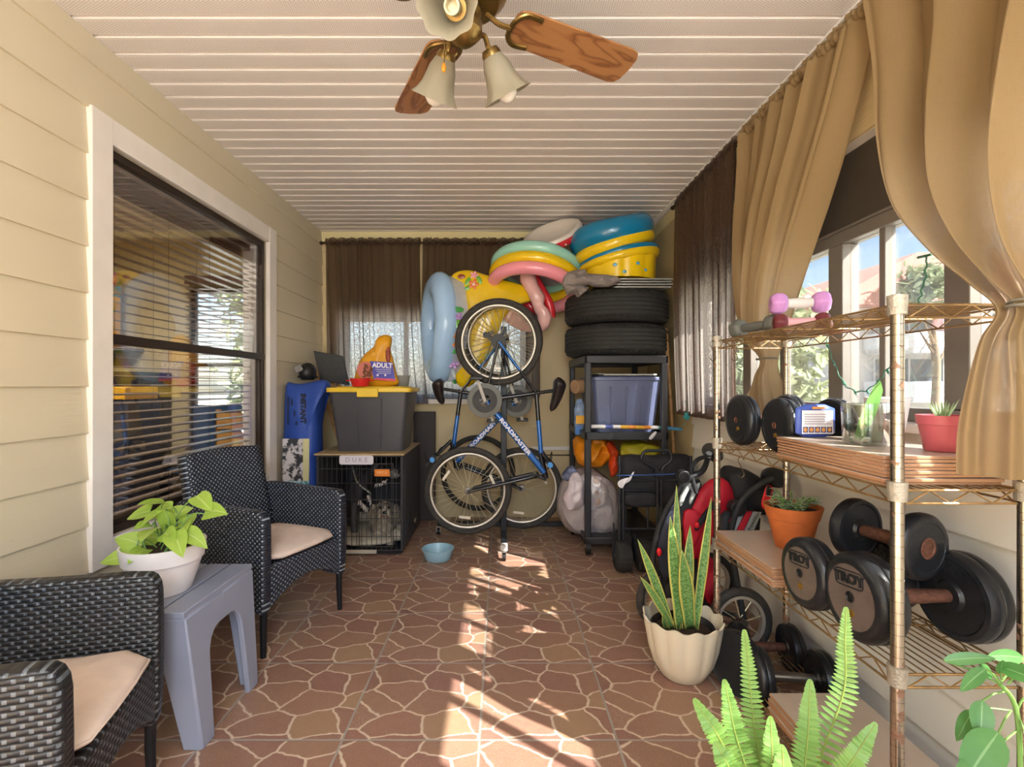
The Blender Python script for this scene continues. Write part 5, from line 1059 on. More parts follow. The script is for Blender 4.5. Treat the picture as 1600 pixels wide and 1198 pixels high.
def bicycle(label, Y, k, dec=True, ang=0, steer=0):
    """k: pixel key points of the frame in its upright plane at depth Y"""
    g = {n_: W(*p, Y) for n_, p in k.items()}; t = thing('bicycle', label, 'bicycle', (g['bb'].x, Y, 0), 0, 'bicycles hanging on the stand'); ey = V((0, 1, 0))
    b = MB()
    def tb(p, q, r, r2=None, mi=0): b.cyl(p, q, r, r2, 12, mi)
    seat, bb, ht, hb = g['seat'], g['bb'], g['ht'], g['hb']
    m_ = seat.lerp(ht, .42); tb(seat, m_, .016, mi=1); tb(m_, ht, .016, .017, 0)
    tb(bb, hb, .023); tb(bb, seat, .015, mi=1); tb(ht+(ht-hb)*.4, hb-(ht-hb)*.4, .020, mi=1)
    for s in (-1, 1):
        o = ey*s
        m2 = (seat+o*.02).lerp(g['rear']+o*.06, .45); tb(seat+o*.015, m2, .009, .009, 1); tb(m2, g['rear']+o*.065, .009, .008, 0); tb(bb+o*.03, g['rear']+o*.065, .011, .009, 1 if s < 0 else 0)
    b.cyl(bb-ey*.04, bb+ey*.04, .022, mi=1); fr = b.build('frame', [m_bb, m_bk], t, True)
    if dec:
        d = (hb-bb).normalized()*(1 if hb.x > bb.x else -1); c = bb.lerp(hb, .5); up = V((0, -1, 0)).cross(d)
        M = Matrix((d, up, V((0, -1, 0)))).transposed().to_4x4()
        M.translation = c+V((0, -.0238, 0)); b = MB(); b.text('ROADMASTER', M, .040, .0008, 0, 1.28, .0015); b.build('lettering', mat('decal_white', '#e4e0ea', .4, 0, 0), fr, True)
    b = MB(); fd = (g['front']-hb)
    cr = hb+fd*.12
    for s in (-1, 1): b.tube(spline([cr+ey*s*.02, cr+ey*s*.055+fd*.06, g['front']+ey*s*.055], 6), [.015]*6+[.014]*5+[.010]*2, 10)
    b.cyl(cr-ey*.06, cr+ey*.06, .016); b.cyl(hb-(ht-hb)*.5, cr, .014); b.build('fork', m_bk, t, True)
    st = ht+(ht-hb)*.55; hbv = g['bar']; b = MB(); b.cyl(st, hbv, .014); b.tube(spline([hbv-ey*.29+(st-hbv)*.35, hbv-ey*.12+(st-hbv)*.1, hbv, hbv+ey*.12+(st-hbv)*.1, hbv+ey*.29+(st-hbv)*.35], 6), .0115, 10); hd = b.build('handlebar', m_bk, t, True)
    for s in (-1, 1): b = MB(); p = hbv+ey*s*.29+(st-hbv)*.35; b.cyl(p-ey*s*.10, p+ey*s*.015, .017); b.build('grip', m_blkp, hd, True); b = MB(); b.cyl(p+ey*s*.015, p+ey*s*.025, .0185); b.build('grip_end', mat('blue_grip_end', '#3f8ad0', .4), hd, True)
    for s in (-1, 1): b = MB(); p = hbv+ey*s*.15+(st-hbv)*.15; b.bar(p, p+V((.02*s, .0, -.02))+ey*s*.09, .016, .006); b.build('brake_lever', m_hubm, hd, True)
    b = MB(); P_ = spline([hbv-ey*.12, hbv+V((0, -.18, .10)), hb+V((.0, -.1, .02)), cr+V((0, -.05, 0))], 6); b.tube(P_, .003, 6); b.build('brake_cable', m_blkp, t, True)
    d = (seat-bb).normalized(); sp = seat+d*((g['saddle'].lerp(g['nose'], .5)-seat).dot(d)-.012); b = MB(); b.cyl(seat-d*.02, sp, .0125); b.cyl(seat-d*.01, seat+d*.02, .018); b.build('seat_post', m_dk, t, True)
    sd_, sf = g['saddle'], g['nose']; L = (sf-sd_).length; u = (sf-sd_).normalized(); nrm = d-u*d.dot(u); nrm.normalize(); b = MB()
    def f(a, v):
        w_ = .080*(1-v)**1.2+.022; e_ = min(1, v/.16+.0004)**.5*min(1, (1-v)/.10+.0004)**.5; w_ *= e_; th = 2*PI*a
        return sd_+u*(L*v)+ey*(w_*math.cos(th))+nrm*((.038*(1-v)**.7+.016)*e_*math.sin(th)-.02*(math.cos(th)**2)*(1-v)+.012*math.sin(PI*v))
    b.grid(f, 20, 16, True, uv=lambda u, v: (u, v)); b.build('saddle', mat('brown_black_saddle', '#2a2222', .35, 0, .1), t, True, smooth=180)
    c = bb-ey*.045; M = AX(c, -ey); b = MB()
    for r_, z_ in ((.088, 0), (.074, .006), (.058, .012)): b.lathe([(r_-.018, z_), (r_, z_), (r_, z_+.003), (r_-.018, z_+.003), (r_-.018, z_)], 40, M, fn=lambda th, r, z: r*(1+.018*math.cos(40*th)))
    for i in range(4): a = i*PI/2+.4; b.bar(c-ey*.006, c-ey*.006+V((math.cos(a), 0, math.sin(a)))*.075, .014, .004, (0, 1, 0))
    b.lathe([(.088, .016), (.122, .012), (.124, .014), (.122, .017), (.088, .019), (.088, .016)], 48, M, mi=1); b.build('chainring', [m_dk, mat('guard_disc', '#56554f', .45, .3, .15)], t, True)
    b = MB(); cd_ = V((-.33, 0, .94)).normalized()
    for s, q in ((1, -.075), (-1, .075)):
        e = bb+ey*q+cd_*s*.165; b.bar(bb+ey*q, e, .022, .012, (0, 1, 0))
    b.cyl(bb-ey*.08, bb+ey*.08, .012); ca = b.build('crank', m_hubm, t, True)
    for s, q in ((1, -.12), (-1, .12)): b = MB(); e = bb+ey*q+cd_*s*.165; b.box((-.045, -.035, -.012), (.045, .035, .012), Matrix.Translation(e)); b.build('pedal', m_blkp, ca, True, bevel=.005)
    wheel(t, g['rear'], -ey, .316, True, 1); wheel(t, g['front'], V((math.sin(steer), -math.cos(steer), 0)), .318, False, 3)
    rh = g['rear']; v1 = (bb-rh).normalized(); b = MB(); sdv = V((-v1.z, 0, v1.x))
    for s in (-1, 1):
        for i in range(30): q = i/29; p = (rh+sdv*s*.045).lerp(bb+sdv*s*.085, q)-ey*.045; b.box((-.003, -.004, -.006), (.003, .004, .006), AX(p, v1))
    b.build('chain', m_dk, t, True); b = MB(); p = rh-ey*.05+V((-.03, 0, .0)); b.bar(p, p+V((-.06, -.005, .04)), .02, .012, (0, 1, 0)); b.cyl(p+V((-.06, -.012, .045)), p+V((-.06, .006, .045)), .022, n=14); b.build('derailleur', m_dk, t, True)
    return t
bicycle('nearer blue and black mountain bike hanging saddle to the right', 3.58, dict(rear=(779, 534), bb=(758, 625), seat=(838, 614), ht=(846, 716), hb=(851, 738), front=(731, 766), bar=(858, 722), saddle=(876, 590), nose=(861, 643)), True, 0, .06)
bicycle('farther mountain bike hanging saddle to the left behind the first', 3.86, dict(rear=(785, 531), bb=(806, 626), seat=(720, 612), ht=(708, 700), hb=(712, 722), front=(815, 762), bar=(672, 720), saddle=(684, 592), nose=(692, 632)), True, 0, -.05)
M = AX(W(747, 738, 4.2), (0, -1, .12)); b = MB(); b.torus(.295, .022, M, 60, 10); tag(b.build('spare_tyre', m_tyre), 'loose black bicycle tyre standing against the back wall behind the wheels', 'tyre')
t = thing('bicycle_stand', 'black upright bicycle stand on casters holding two hanging bicycles', 'stand', (.02, 3.72, 0)); px = W(787, 700, 3.72).x
b = MB(); b.box((px-.022, 3.70, .075), (px+.022, 3.744, 1.62)); b.build('pole', m_blk, t, True, bevel=.004)
b = MB(); b.box((-.50, 3.92, .065), (.58, 3.96, .10)); b.box((px-.022, 3.36, .065), (px+.022, 3.94, .10)); b.build('base', m_blk, t, True, bevel=.004)
b = MB(); b.box((px-.024, 3.34, .063), (px+.024, 3.40, .102)); b.build('end_cap', mat('white_cap', '#cfc8c2', .5), t, True, bevel=.004)
for x, y in ((-.49, 3.93), (.57, 3.93), (px, 3.34)):
    b = MB(); b.cyl((x-.012, y, .026), (x+.012, y, .026), .026, n=20); c_ = b.build('caster', m_dk, t, True); b = MB(); b.box((x-.017, y-.018, .026), (x-.013, y+.018, .066)); b.box((x+.013, y-.018, .026), (x+.017, y+.018, .066)); b.box((x-.017, y-.018, .060), (x+.017, y+.018, .067)); b.build('caster_fork', mat('bright_steel', '#b8b0a8', .3, .9), c_, True)
for z, y0 in ((1.33, 3.50), (1.40, 3.58)): b = MB(); b.tube([(px, 3.72, z), (px, y0, z), (px, y0-.02, z+.04)], .01, 8); b.build('hook_arm', m_blk, t, True)
# ------------------------------------------------------------------ black utility cart and what it carries
GX0, GX1, GY0, GY1 = .585, 1.165, 3.44, 4.24
m_cart = mat('black_cart_plastic', '#2c2d31', .4, 0, .06)
t = thing('utility_cart', 'black three tier utility cart on casters in the right back corner', 'cart', ((GX0+GX1)/2, (GY0+GY1)/2, 0))
for x in (GX0+.0245, GX1-.0245):
    for y in (GY0+.0245, GY1-.0245):
        b = MB(); b.box((x-.022, y-.022, .10), (x+.022, y+.022, 1.35)); b.build('post', m_cart, t, True, bevel=.008)
        b = MB(); b.cyl((x-.015, y, .05), (x+.015, y, .05), .05, n=24); c_ = b.build('caster', m_dk, t, True)
        b = MB(); b.box((x-.02, y-.012, .05), (x-.016, y+.012, .105)); b.box((x+.016, y-.012, .05), (x+.02, y+.012, .105)); b.box((x-.02, y-.015, .10), (x+.02, y+.015, .106)); b.build('caster_fork', MATS['bright_steel'], c_, True)
for z, h in ((.125, .05), (.855, .055), (1.389, .055)):
    b = MB(); b.box((GX0, GY0, z-h), (GX1, GY0+.02, z)); b.box((GX0, GY1-.02, z-h), (GX1, GY1, z)); b.box((GX0, GY0, z-h), (GX0+.02, GY1, z)); b.box((GX1-.02, GY0, z-h), (GX1, GY1, z)); b.box((GX0+.01, GY0+.01, z-.03), (GX1-.01, GY1-.01, z-.012))
    b.build('shelf', m_cart, t, True, bevel=.006)
m_slate = mat('slate_blue_tote_plastic', '#5d6584', .35, 0, .05)
tote('storage_tote', 'slate blue storage tote on the middle shelf of the black cart', (.905, 3.83, .8445), .42, .49, .50, .56, .375, m_slate, m_slate, 4, .022, 'storage totes', False, .008)
b = MB(); b.box((.70, 3.55, 1.2515), (1.12, 4.1, 1.263)); b.box((.70, 3.55, 1.2515), (.74, 4.1, 1.266)); tag(b.build('folded_board', mat('pale_card', '#a9a9a4', .6, 0, .1), bevel=.002), 'pale flat board lying on the slate blue tote lid', 'board')
# tyres
m_rub = mat('car_tyre_rubber', '#2b2a29', .75, 0, .15, 20, .5, 60)
def car_tyre(label, z):
    t = thing('car_tyre', label, 'tyre', (.895, 3.852, z), 0, 'stacked car tyres'); Rt, h = .392, .244; pr = [(.19, .03), (.22, .012), (.30, .002), (.345, .01), (.372, .03), (.384, .045)]
    z_ = .05
    for g in range(5):
        w_ = .0275; pr += [(Rt, z_), (Rt, z_+w_-.006)]; z_ += w_-.006
        if g < 4: pr += [(Rt-.009, z_+.001), (Rt-.009, z_+.007)]; z_ += .008
    pr += [(.384, h-.045), (.372, h-.03), (.345, h-.01), (.30, h-.002), (.22, h-.012), (.19, h-.03), (.20, h/2), (.19, .03)]
    b = MB(); b.lathe(pr, 96, fn=lambda th, r, zz: r-(.0035 if r > .385 and math.sin(th*60+zz*90) > .75 else 0)); 
    for k in range(48):
        a = 2*PI*k/48
        for zz, s in ((.028, 1), (h-.028, -1)): b.box((-.004, -.012, -.010), (.004, .012, .010), Matrix.Rotation(a, 4, 'Z') @ Matrix.Translation((.373, 0, zz)) @ Matrix.Rotation(.8*s, 4, 'Y'))
    b.build('tread', m_rub, t, smooth=30); return t
car_tyre('lower black car tyre lying on the top shelf of the cart', 1.3895); car_tyre('upper black car tyre of the stack under the folded silver panels', 1.634)
t = thing('folded_sunshade', 'folded silver panels lying on the upper car tyre', 'sunshade', (.97, 3.80, 1.8785)); m_sil = mat('silver_foil', '#b9bab4', .35, .5, .1, 30, .3, 40)
for k in range(4):
    b = MB(); z = .004+k*.019; b.box((-.25+.03*(3-k), -.26, z-.003), (.24+(.012*(k % 2)), .26, z+.004)); b.tube([(-.24+.03*(3-k), -.262, z), (.245+.012*(k % 2), -.262, z), (.245+.012*(k % 2), .262, z)], .006, 8); b.build('panel', m_sil, t, bevel=.002)
t = thing('grey_tarp', 'crumpled grey cloth draped over the tyres and folded silver panels', 'cloth', tuple(W(915, 470, 3.44))); m_tarp = mat('grey_tarp_cloth', '#857b77', .7, 0, .1, 8)
def tarp(pts, Y, th, s):
    b = MB(); c = (sum(p[0] for p in pts)/len(pts), sum(p[1] for p in pts)/len(pts)); b.pillow(px_outline(pts, Y, *c), th, upright(*c, Y), smooth=1, rings=RG, pw=.5, fn=crumple(13, .03, s)); return b
tarp([(880, 425), (905, 420), (925, 428), (960, 430), (972, 440), (950, 448), (925, 445), (905, 446), (885, 455), (878, 448)], 3.42, .10, 1).build('cloth', m_tarp, t, True, smooth=25)
tarp([(882, 440), (900, 444), (918, 446), (915, 455), (905, 468), (901, 455), (894, 458), (884, 462)], 3.41, .05, 5).build('hanging_fold', m_tarp, t, True, smooth=25)
# bags on the cart
def bag(name, label, cat, pts, Y, th, m, s, k=10, a=.02, grp=None, rx=0, z0=None, extra=None):
    c = (sum(p[0] for p in pts)/len(pts), sum(p[1] for p in pts)/len(pts)); w_ = W(*c, Y); t = thing(name, label, cat, tuple(w_), 0, grp)
    b = MB(); b.pillow(px_outline(pts, Y, *c), th, UPR, smooth=2, rings=RG, pw=.42, fn=crumple(k, a, s)); b.build('body', m, t, smooth=50)
    return t
def film(name, c, tr=.45):
    t = NT(name); co = t.coord(); n = t.noise(t.mapping(co, (14, 14, 5)), 1.5, 5); t.link(t.mix(n, C(c), C('#d8d2cc')), t.b.inputs['Base Color']); t.b.inputs['Roughness'].default_value = .25; t.bump(n, .7, .02)
    tp = t.new('BsdfTransparent'); mx = t.new('MixShader'); mx.inputs[0].default_value = tr*.5; t.link(t.b.outputs[0], mx.inputs[1]); t.link(tp.outputs[0], mx.inputs[2]); t.link(mx.outputs[0], t.out.inputs[0]); return t.m
m_film = film('clear_plastic_film', '#b8a8b0')
t = bag('plastic_bag', 'clear plastic bag stuffed with cloths bulging from the cart bottom shelf', 'bag', [(872, 790), (880, 755), (895, 738), (915, 732), (940, 745), (958, 765), (966, 800), (962, 828), (920, 832), (885, 822)], 3.78, .42, mat('stuffed_cloth', '#a58f82', .85, 0, .35, 9, .3, 20), 2, 9, .03, 'plastic bags')
b = MB(); b.pillow(px_outline([(867, 792), (876, 752), (893, 734), (916, 728), (944, 741), (963, 762), (970, 800), (966, 832), (920, 836), (880, 826)], 3.78, 918, 785), .47, UPR, smooth=2, rings=RG, pw=.42, fn=crumple(14, .022, 4)); b.v = [v+(W(918, 785, 3.78)-V(t.location)) for v in b.v]; b.build('film', m_film, t, smooth=40)
t = bag('plastic_bag', 'white knotted plastic bag hanging beside the cart post', 'bag', [(880, 790), (884, 760), (893, 742), (902, 738), (912, 750), (914, 775), (908, 796), (893, 798)], 3.50, .10, mat('white_film', '#cbbfc4', .35, 0, .12, 12, .4, 14), 7, 14, .018, 'plastic bags')
bag('blue_cloth', 'bundled blue grey cloth on top of the clear plastic bag', 'cloth', [(876, 745), (882, 732), (895, 728), (905, 734), (898, 744), (884, 752)], 3.66, .12, mat('blue_grey_cloth', '#6c7390', .8, 0, .15, 14), 3, 16, .02)
m_org = mat('orange_bag_plastic', '#e88f1a', .4, 0, .08, 8, .4, 14)
bag('orange_bag', 'bright orange plastic bag under the middle shelf of the cart', 'bag', [(894, 690), (905, 676), (930, 682), (950, 690), (953, 712), (940, 726), (915, 730), (896, 722)], 3.84, .26, m_org, 4, 12, .03)
bag('red_bag', 'crumpled red orange bag beside the orange bag on the cart', 'bag', [(948, 688), (962, 690), (966, 720), (962, 748), (950, 742), (954, 715)], 3.72, .12, mat('red_bag_plastic', '#d8481c', .45, 0, .15, 12, .4, 16), 6, 14, .02)
bag('yellow_bag', 'lime yellow folded bag behind the folded wagon', 'bag', [(966, 700), (975, 690), (1000, 688), (1030, 694), (1034, 712), (1000, 716), (970, 714)], 3.80, .20, mat('lime_bag', '#c8b82a', .5, 0, .15, 9, .4, 16), 9, 12, .02)
b = MB(); p, q = W(898, 604, 3.88), W(918, 602, 3.95); b.cyl(p, q, .055, n=28); b.cyl(p-V((.004, .0, 0)), q, .03, n=20); tag(b.build('cardboard_roll', mat('kraft_card', '#c09a76', .8)), 'short tan cardboard roll at the left of the slate blue tote', 'roll')
t = thing('snack_bags', 'hanging blue and yellow cleaning packet at the left side of the cart', 'packet', tuple(W(905, 655, 3.70))); t.name = 'cleaning_packet'; MW['cleaning_packet'] = MW['snack_bags'] if 'snack_bags' in MW else I4
b = MB(); b.pillow(px_outline([(897, 625), (914, 622), (914, 680), (898, 678)], 3.70, 905, 655), .06, UPR, smooth=1, rings=RG, fn=crumple(14, .008)); b.build('packet', mat('packet_print', '#7f96b8', .4, 0, .5, 26), t)
b = MB(); b.box((-.03, -.036, -.03), (.035, -.028, .03)); b.box((-.035, -.034, -.11), (.01, -.028, -.05), mi=1); b.build('print', [mat('packet_yellow', '#d8a02a', .4), mat('packet_blue', '#3f74b8', .4)], t)
# rolled umbrella across the middle shelf, leaning pole
t = thing('umbrella', 'slim rolled striped umbrella lying along the front edge of the cart middle shelf', 'umbrella', tuple(W(990, 668, 3.465)))
p, q = W(922, 666, 3.475), W(1040, 668, 3.475); 
b = MB()
for i, c_ in enumerate((0, 0, 1, 0, 2, 3, 2, 3, 0, 4)): b.cyl(p.lerp(q, i/10), p.lerp(q, (i+1)/10), .0135, n=12, mi=c_)
b.build('canopy', [mat('umb_white', '#d6d4d4', .6), mat('umb_blue', '#5a6ab0', .6), mat('umb_yellow', '#d8a83a', .6), mat('umb_orange', '#d88a3a', .6), mat('umb_green', '#4f8f8a', .6)], t, True)
b = MB(); b.cyl(q, W(1065, 671, 3.475), .011, n=12); b.build('handle', mat('umb_handle_blue', '#3f78a8', .4), t, True)
b = MB(); b.pillow(px_outline([(1012, 685), (1024, 672), (1027, 676), (1018, 688)], 3.44, 1018, 680), .012, upright(1018, 680, 3.432)); b.build('strap', mat('umb_white', '#d6d4d4'), t, True)
b = MB(); p, q = W(1062, 715, 3.60), W(1046, 470, 3.60); b.cyl(V((p.x, 3.60, .02)), V((q.x-.005, 3.66, 1.60)), .013, n=12); tag(b.build('wooden_pole', m_sw), 'thin pale wooden pole leaning between the cart and the right wall', 'pole')
# ------------------------------------------------------------------ pool floats piled in the corner
def vinyl(name, c, r=.22, v=.06): return mat(name, c, r, 0, v, 5, .06, 25, coat=.3)
m_vb = vinyl('pale_blue_vinyl', '#a9cdf5'); m_vy = vinyl('yellow_vinyl', '#efc81a'); m_vm = vinyl('mint_vinyl', '#9fd6c6'); m_vp = vinyl('pink_float_vinyl', '#f79cab'); m_vt = vinyl('teal_blue_vinyl', '#1579a4'); m_vpp = vinyl('pale_pink_vinyl', '#e8b8b4'); m_vr = vinyl('red_vinyl', '#cf2f3a'); m_vw = vinyl('cream_vinyl', '#ded4ca')
t = thing('pool_ring', 'tall pale blue oval pool ring standing on edge left of the bicycles', 'pool float', tuple(W(688, 603, 4.0)), 0, 'inflatable pool floats')
u = V((-.27, .64, 0)).normalized(); n_ = V((u.y, -u.x, 0)); c0 = W(686, 513, 4.0); M = Matrix((u, V((0, 0, 1)), n_)).transposed().to_4x4(); M.translation = c0
ovx = lambda p: p.x*(1-.28*max(0, -p.y)/.4)
b = MB(); b.torus(.265, .098, M, 64, 16, sx=.84, sy=1.25, fn=lambda p, a, q: V((ovx(p), p.y, p.z))); b.build('ring', m_vb, t, True)
def clearfilm(name, c, c2, f):
    t = NT(name); n = t.noise(t.mapping(t.coord(), (4, 4, 12)), 3, 4); t.link(t.mix(n, C(c), C(c2)), t.b.inputs['Base Color']); t.b.inputs['Roughness'].default_value = .15; tp = t.new('BsdfTransparent'); mx = t.new('MixShader'); mx.inputs[0].default_value = f
    t.link(t.b.outputs[0], mx.inputs[1]); t.link(tp.outputs[0], mx.inputs[2]); t.link(mx.outputs[0], t.out.inputs[0]); return t.m
b = MB(); b.grid(lambda a, v: M @ V((math.cos(2*PI*a)*.30*.86*v*(1-.2*max(0, -math.sin(2*PI*a)))+.0, math.sin(2*PI*a)*.30*1.32*v, .012*math.sin(14*a+9*v))), 48, 8, True); b.build('floor_sheet', clearfilm('blue_clear_sheet', '#6f94b4', '#9fc0da', .25), t, True, smooth=180)
def bandf(a, v): an = 2*PI*a; return M @ V((math.cos(an)*.335*.86*(1-.25*max(0, -math.sin(an))), math.sin(an)*.335*1.28, .05+.10*v))
b = MB(); b.grid(bandf, 64, 4, True); bb_ = b; o_n = len(b.f)
cols = [vinyl('print_leaf_green', '#6fae3a'), vinyl('print_lilac', '#b58ad0'), vinyl('print_orange_flower', '#e0843a'), vinyl('print_green', '#3f9a4a')]
def flower(b, p, nrm, r, mi, mc=None, n=5):
    M_ = AX(p, nrm)
    for k in range(n): a = 2*PI*k/n; b.ell((0, 0, 0), (r*.42, r*.3, .003), M_ @ Matrix.Rotation(a, 4, 'Z') @ Matrix.Translation((r*.6, 0, 0)), 10, 6, mi)
    b.ell((0, 0, .001), (r*.3, r*.3, .003), M_, 10, 6, mi if mc is None else mc)
b = MB()
for i, (px, py) in enumerate(((711, 483), (708, 497), (713, 507), (711, 520), (711, 547), (708, 568), (715, 590), (712, 535), (716, 600))):
    # nearest point of the band seen at this pixel
    best = min(((bandf(k/160, v)) for k in range(160) for v in (.2, .5, .8)), key=lambda q: ((CX+q.x/q.y*F-px)**2+(CY-(q.z-CH)/q.y*F-py)**2)+q.y*2)
    nn = (best-M @ V((0, (M.inverted() @ best).y, .11))).normalized()
    if i % 2: flower(b, best+nn*.004, nn, .045, 1 if i % 4 == 1 else 2)
    else: b.ell((0, 0, 0), (.045, .022, .003), AX(best+nn*.004, nn, roll=i*.8), 12, 6, 0 if i % 4 else 3)
bb_.add(b.v, b.f, 0); bb_.m[o_n:] = [m+1 for m in b.m]; bb_.build('printed_band', [clearfilm('lilac_clear_band', '#bccdf0', '#d6e2f6', .45)]+cols, t, True, smooth=180)
t = thing('pool_float', 'yellow inflatable float with printed flowers behind the top bicycle wheel', 'pool float', tuple(W(765, 600, 3.96)), 0, 'inflatable pool floats')
o = [(704, 455), (703, 432), (715, 423), (735, 421), (758, 429), (785, 437), (812, 443), (829, 452), (836, 468), (815, 476), (797, 484), (782, 505), (774, 540), (760, 575), (738, 604), (718, 606), (710, 590), (706, 520)]
b = MB(); b.pillow(px_outline(o, 3.96, 760, 510), .15, upright(760, 510, 3.96), smooth=2, rings=RG, pw=.45, fn=lambda p, q: p+V((0, 0, .004*NZ.noise(p*22)))); yb_ = b; o_n = len(b.f)
b = MB(); cols2 = [vinyl('print_coral', '#e8743a'), vinyl('print_pink', '#f0a0b0'), vinyl('print_leaf_green', '#6fae3a'), vinyl('print_maroon', '#8a3a2a'), vinyl('print_cream_dot', '#f0d0b0')]
dn = V((0, -1, 0)); flower(b, W(740, 444, 3.893), dn, .042, 0, 4); flower(b, W(741, 430, 3.912), dn, .035, 1, 1); b.ell((0, 0, 0), (.030, .02, .003), AX(W(721, 432, 3.912), dn), 12, 6, 3)
for px, py, a, Y in ((730, 450, .6, 3.896), (749, 437, 2.0, 3.898), (731, 439, 1.0, 3.898), (760, 555, .4, 3.91), (748, 520, 2.2, 3.90)): b.ell((0, 0, 0), (.036, .018, .003), AX(W(px, py, Y), dn, roll=a), 12, 6, 2)
yb_.add(b.v, b.f, 0); yb_.m[o_n:] = [m+1 for m in b.m]; yb_.build('body', [m_vy]+cols2, t, True)
def tiltM(px, py, Y, T, roll, rz=0): return Matrix.Translation(W(px, py, Y)) @ Matrix.Rotation(rz, 4, 'Z') @ Matrix.Rotation(roll, 4, 'Y') @ Matrix.Rotation(T, 4, 'X')
t = thing('paddling_pool', 'round mint, yellow and pink three ring pool tilted on the pile', 'pool float', tuple(W(838, 470, 3.98)), 0, 'inflatable pool floats')
M = tiltM(836, 437, 4.0, math.radians(161), math.radians(-3), math.radians(-35))
for i, m_ in enumerate((m_vm, m_vy, m_vp)): b = MB(); b.torus(.325, .052, M @ Matrix.Translation((0, 0, (i-1)*.088)), 64, 14, sv=.95); b.build('ring', m_, t, True)
b = MB(); b.lathe([(.0, -.095), (.2, -.093), (.325, -.1)], 40, M); b.build('floor_sheet', clearfilm('lilac_floor_sheet', '#8a7a92', '#b0a2b4', .0), t, True)
b = MB(); a0 = PI/2
def patch(u, v): a = -PI*.62+u*PI*.24; q = -.75+v*1.5; return M @ V(((.325+.0535*math.cos(q))*math.cos(a), (.325+.0535*math.cos(q))*math.sin(a), .0535*math.sin(q)))
b.grid(patch, 12, 4); b.build('printed_patch', vinyl('olive_print', '#c8a818'), t, True)
t = thing('pool_float', 'limp pale pink float with a red edge hanging from the mint ring pool', 'pool float', tuple(W(845, 515, 3.96)), 0, 'inflatable pool floats')
b = MB(); P_ = spline([W(820, 424, 3.95), W(828, 444, 3.90), W(838, 462, 3.88), W(843, 480, 3.88), W(850, 492, 3.88), W(848, 508, 3.9), W(844, 516, 3.92)], 5); b.tube(P_, [.045, .05, .055, .06, .06, .058, .055, .052, .055, .058, .06, .06, .058, .05, .045, .045, .048, .05, .052, .054, .056, .056, .054, .052, .05, .045, .04, .034, .028, .022, .012], 14); b.v = [v+V((NZ.noise(v*16)*.012, NZ.noise(v*16+V((5, 5, 5)))*.012, 0)) for v in b.v]; b.build('body', m_vpp, t, True, smooth=60)
b = MB(); P2 = [p+V((.045, .045, 0)) for p in spline([W(822, 420, 3.96), W(834, 444, 3.91), W(846, 464, 3.89), W(852, 480, 3.89), W(853, 495, 3.89)], 5)]; b.tube(P2, .036, 12); b.build('red_edge', m_vr, t, True)
b = MB(); o = [(780, 478), (800, 472), (822, 480), (840, 498), (838, 518), (818, 520), (795, 508), (780, 492)]; b.pillow(px_outline(o, 4.02, 810, 497), .12, upright(810, 497, 4.02), smooth=2, rings=RG, fn=crumple(16, .008)); b.build('limp_fold', m_vpp, t, True)
b = MB(); o = [(812, 468), (834, 466), (845, 480), (838, 494), (818, 486)]; b.pillow(px_outline(o, 4.06, 828, 480), .10, upright(828, 480, 4.06), smooth=2); b.build('red_fold', m_vr, t, True)
t = thing('pool_float', 'cream dish shaped float with a red spotted rim at the top of the pile', 'pool float', tuple(W(862, 385, 3.93)), 0, 'inflatable pool floats')
M = tiltM(864, 370, 3.92, math.radians(34), math.radians(-24))
b = MB(); b.lathe([(.0, .0), (.10, .004), (.15, .02), (.185, .045), (.20, .05), (.222, .045), (.234, .025)], 48, M, fn=lambda th, r, z: r*(1+.05*math.cos(2*th))); b.build('dish', m_vw, t, True)
b = MB(); b.lathe([(.2335, .026), (.236, .005), (.22, -.03), (.17, -.045), (.0, -.048)], 48, M, fn=lambda th, r, z: r*(1+.05*math.cos(2*th))); rm = b.build('red_rim', m_vr, t, True)
b = MB()
for k in range(26): a = 2*PI*k/26; q = 1+.05*math.cos(2*a); b.ell(M @ V((math.cos(a)*.234*q, math.sin(a)*.234*q, .0 if k % 2 else -.012)), (.009, .009, .007), nu=8, nv=5, mi=k % 2)
b.build('spots', [m_vw, vinyl('print_orange_flower', '#e0843a')], rm, True)
t = thing('paddling_pool', 'teal and yellow inflatable ring lying tilted on the yellow ribbed pool', 'pool float', tuple(W(957, 395, 3.85)), 0, 'inflatable pool floats')
M = tiltM(957, 377, 3.80, math.radians(5), math.radians(-17))
b = MB(); b.torus(.225, .098, M @ Matrix.Translation((0, 0, .045)), 64, 16, fn=lambda p, a, q: p+V((0, 0, .018*math.sin(2*a+.6)))); b.build('ring', m_vt, t, True)
b = MB(); b.torus(.252, .055, M @ Matrix.Translation((0, 0, -.045)), 64, 14); b.build('ring', m_vy, t, True)
t = thing('paddling_pool', 'yellow ribbed pool with a teal rim on the folded silver panels', 'pool float', tuple(W(968, 428, 3.80)), 0, 'inflatable pool floats')
z0 = 1.9605; cy = 3.80; cx_ = .905
def pool(u, v):
    a = 2*PI*u; r = .262*(1+.035*v)*(1+.05*abs(math.cos(5*a+.4))**.6-.02); x = r*math.cos(a); zt_ = .165+.20*x; return V((cx_+x, cy+r*math.sin(a), z0+zt_*v))
pw_ = MB(); pw_.grid(pool, 96, 8, True)
for i, (m_, dz, r_) in enumerate(((m_vy, .165, .034), (m_vt, .197, .028))): b = MB(); b.torus(.268, r_, Matrix.Translation((cx_, cy, z0+dz)), 64, 12, fn=lambda p, a, q: p+V((0, 0, .20*p.x))); b.build('rim', m_, t, True)
b = MB()
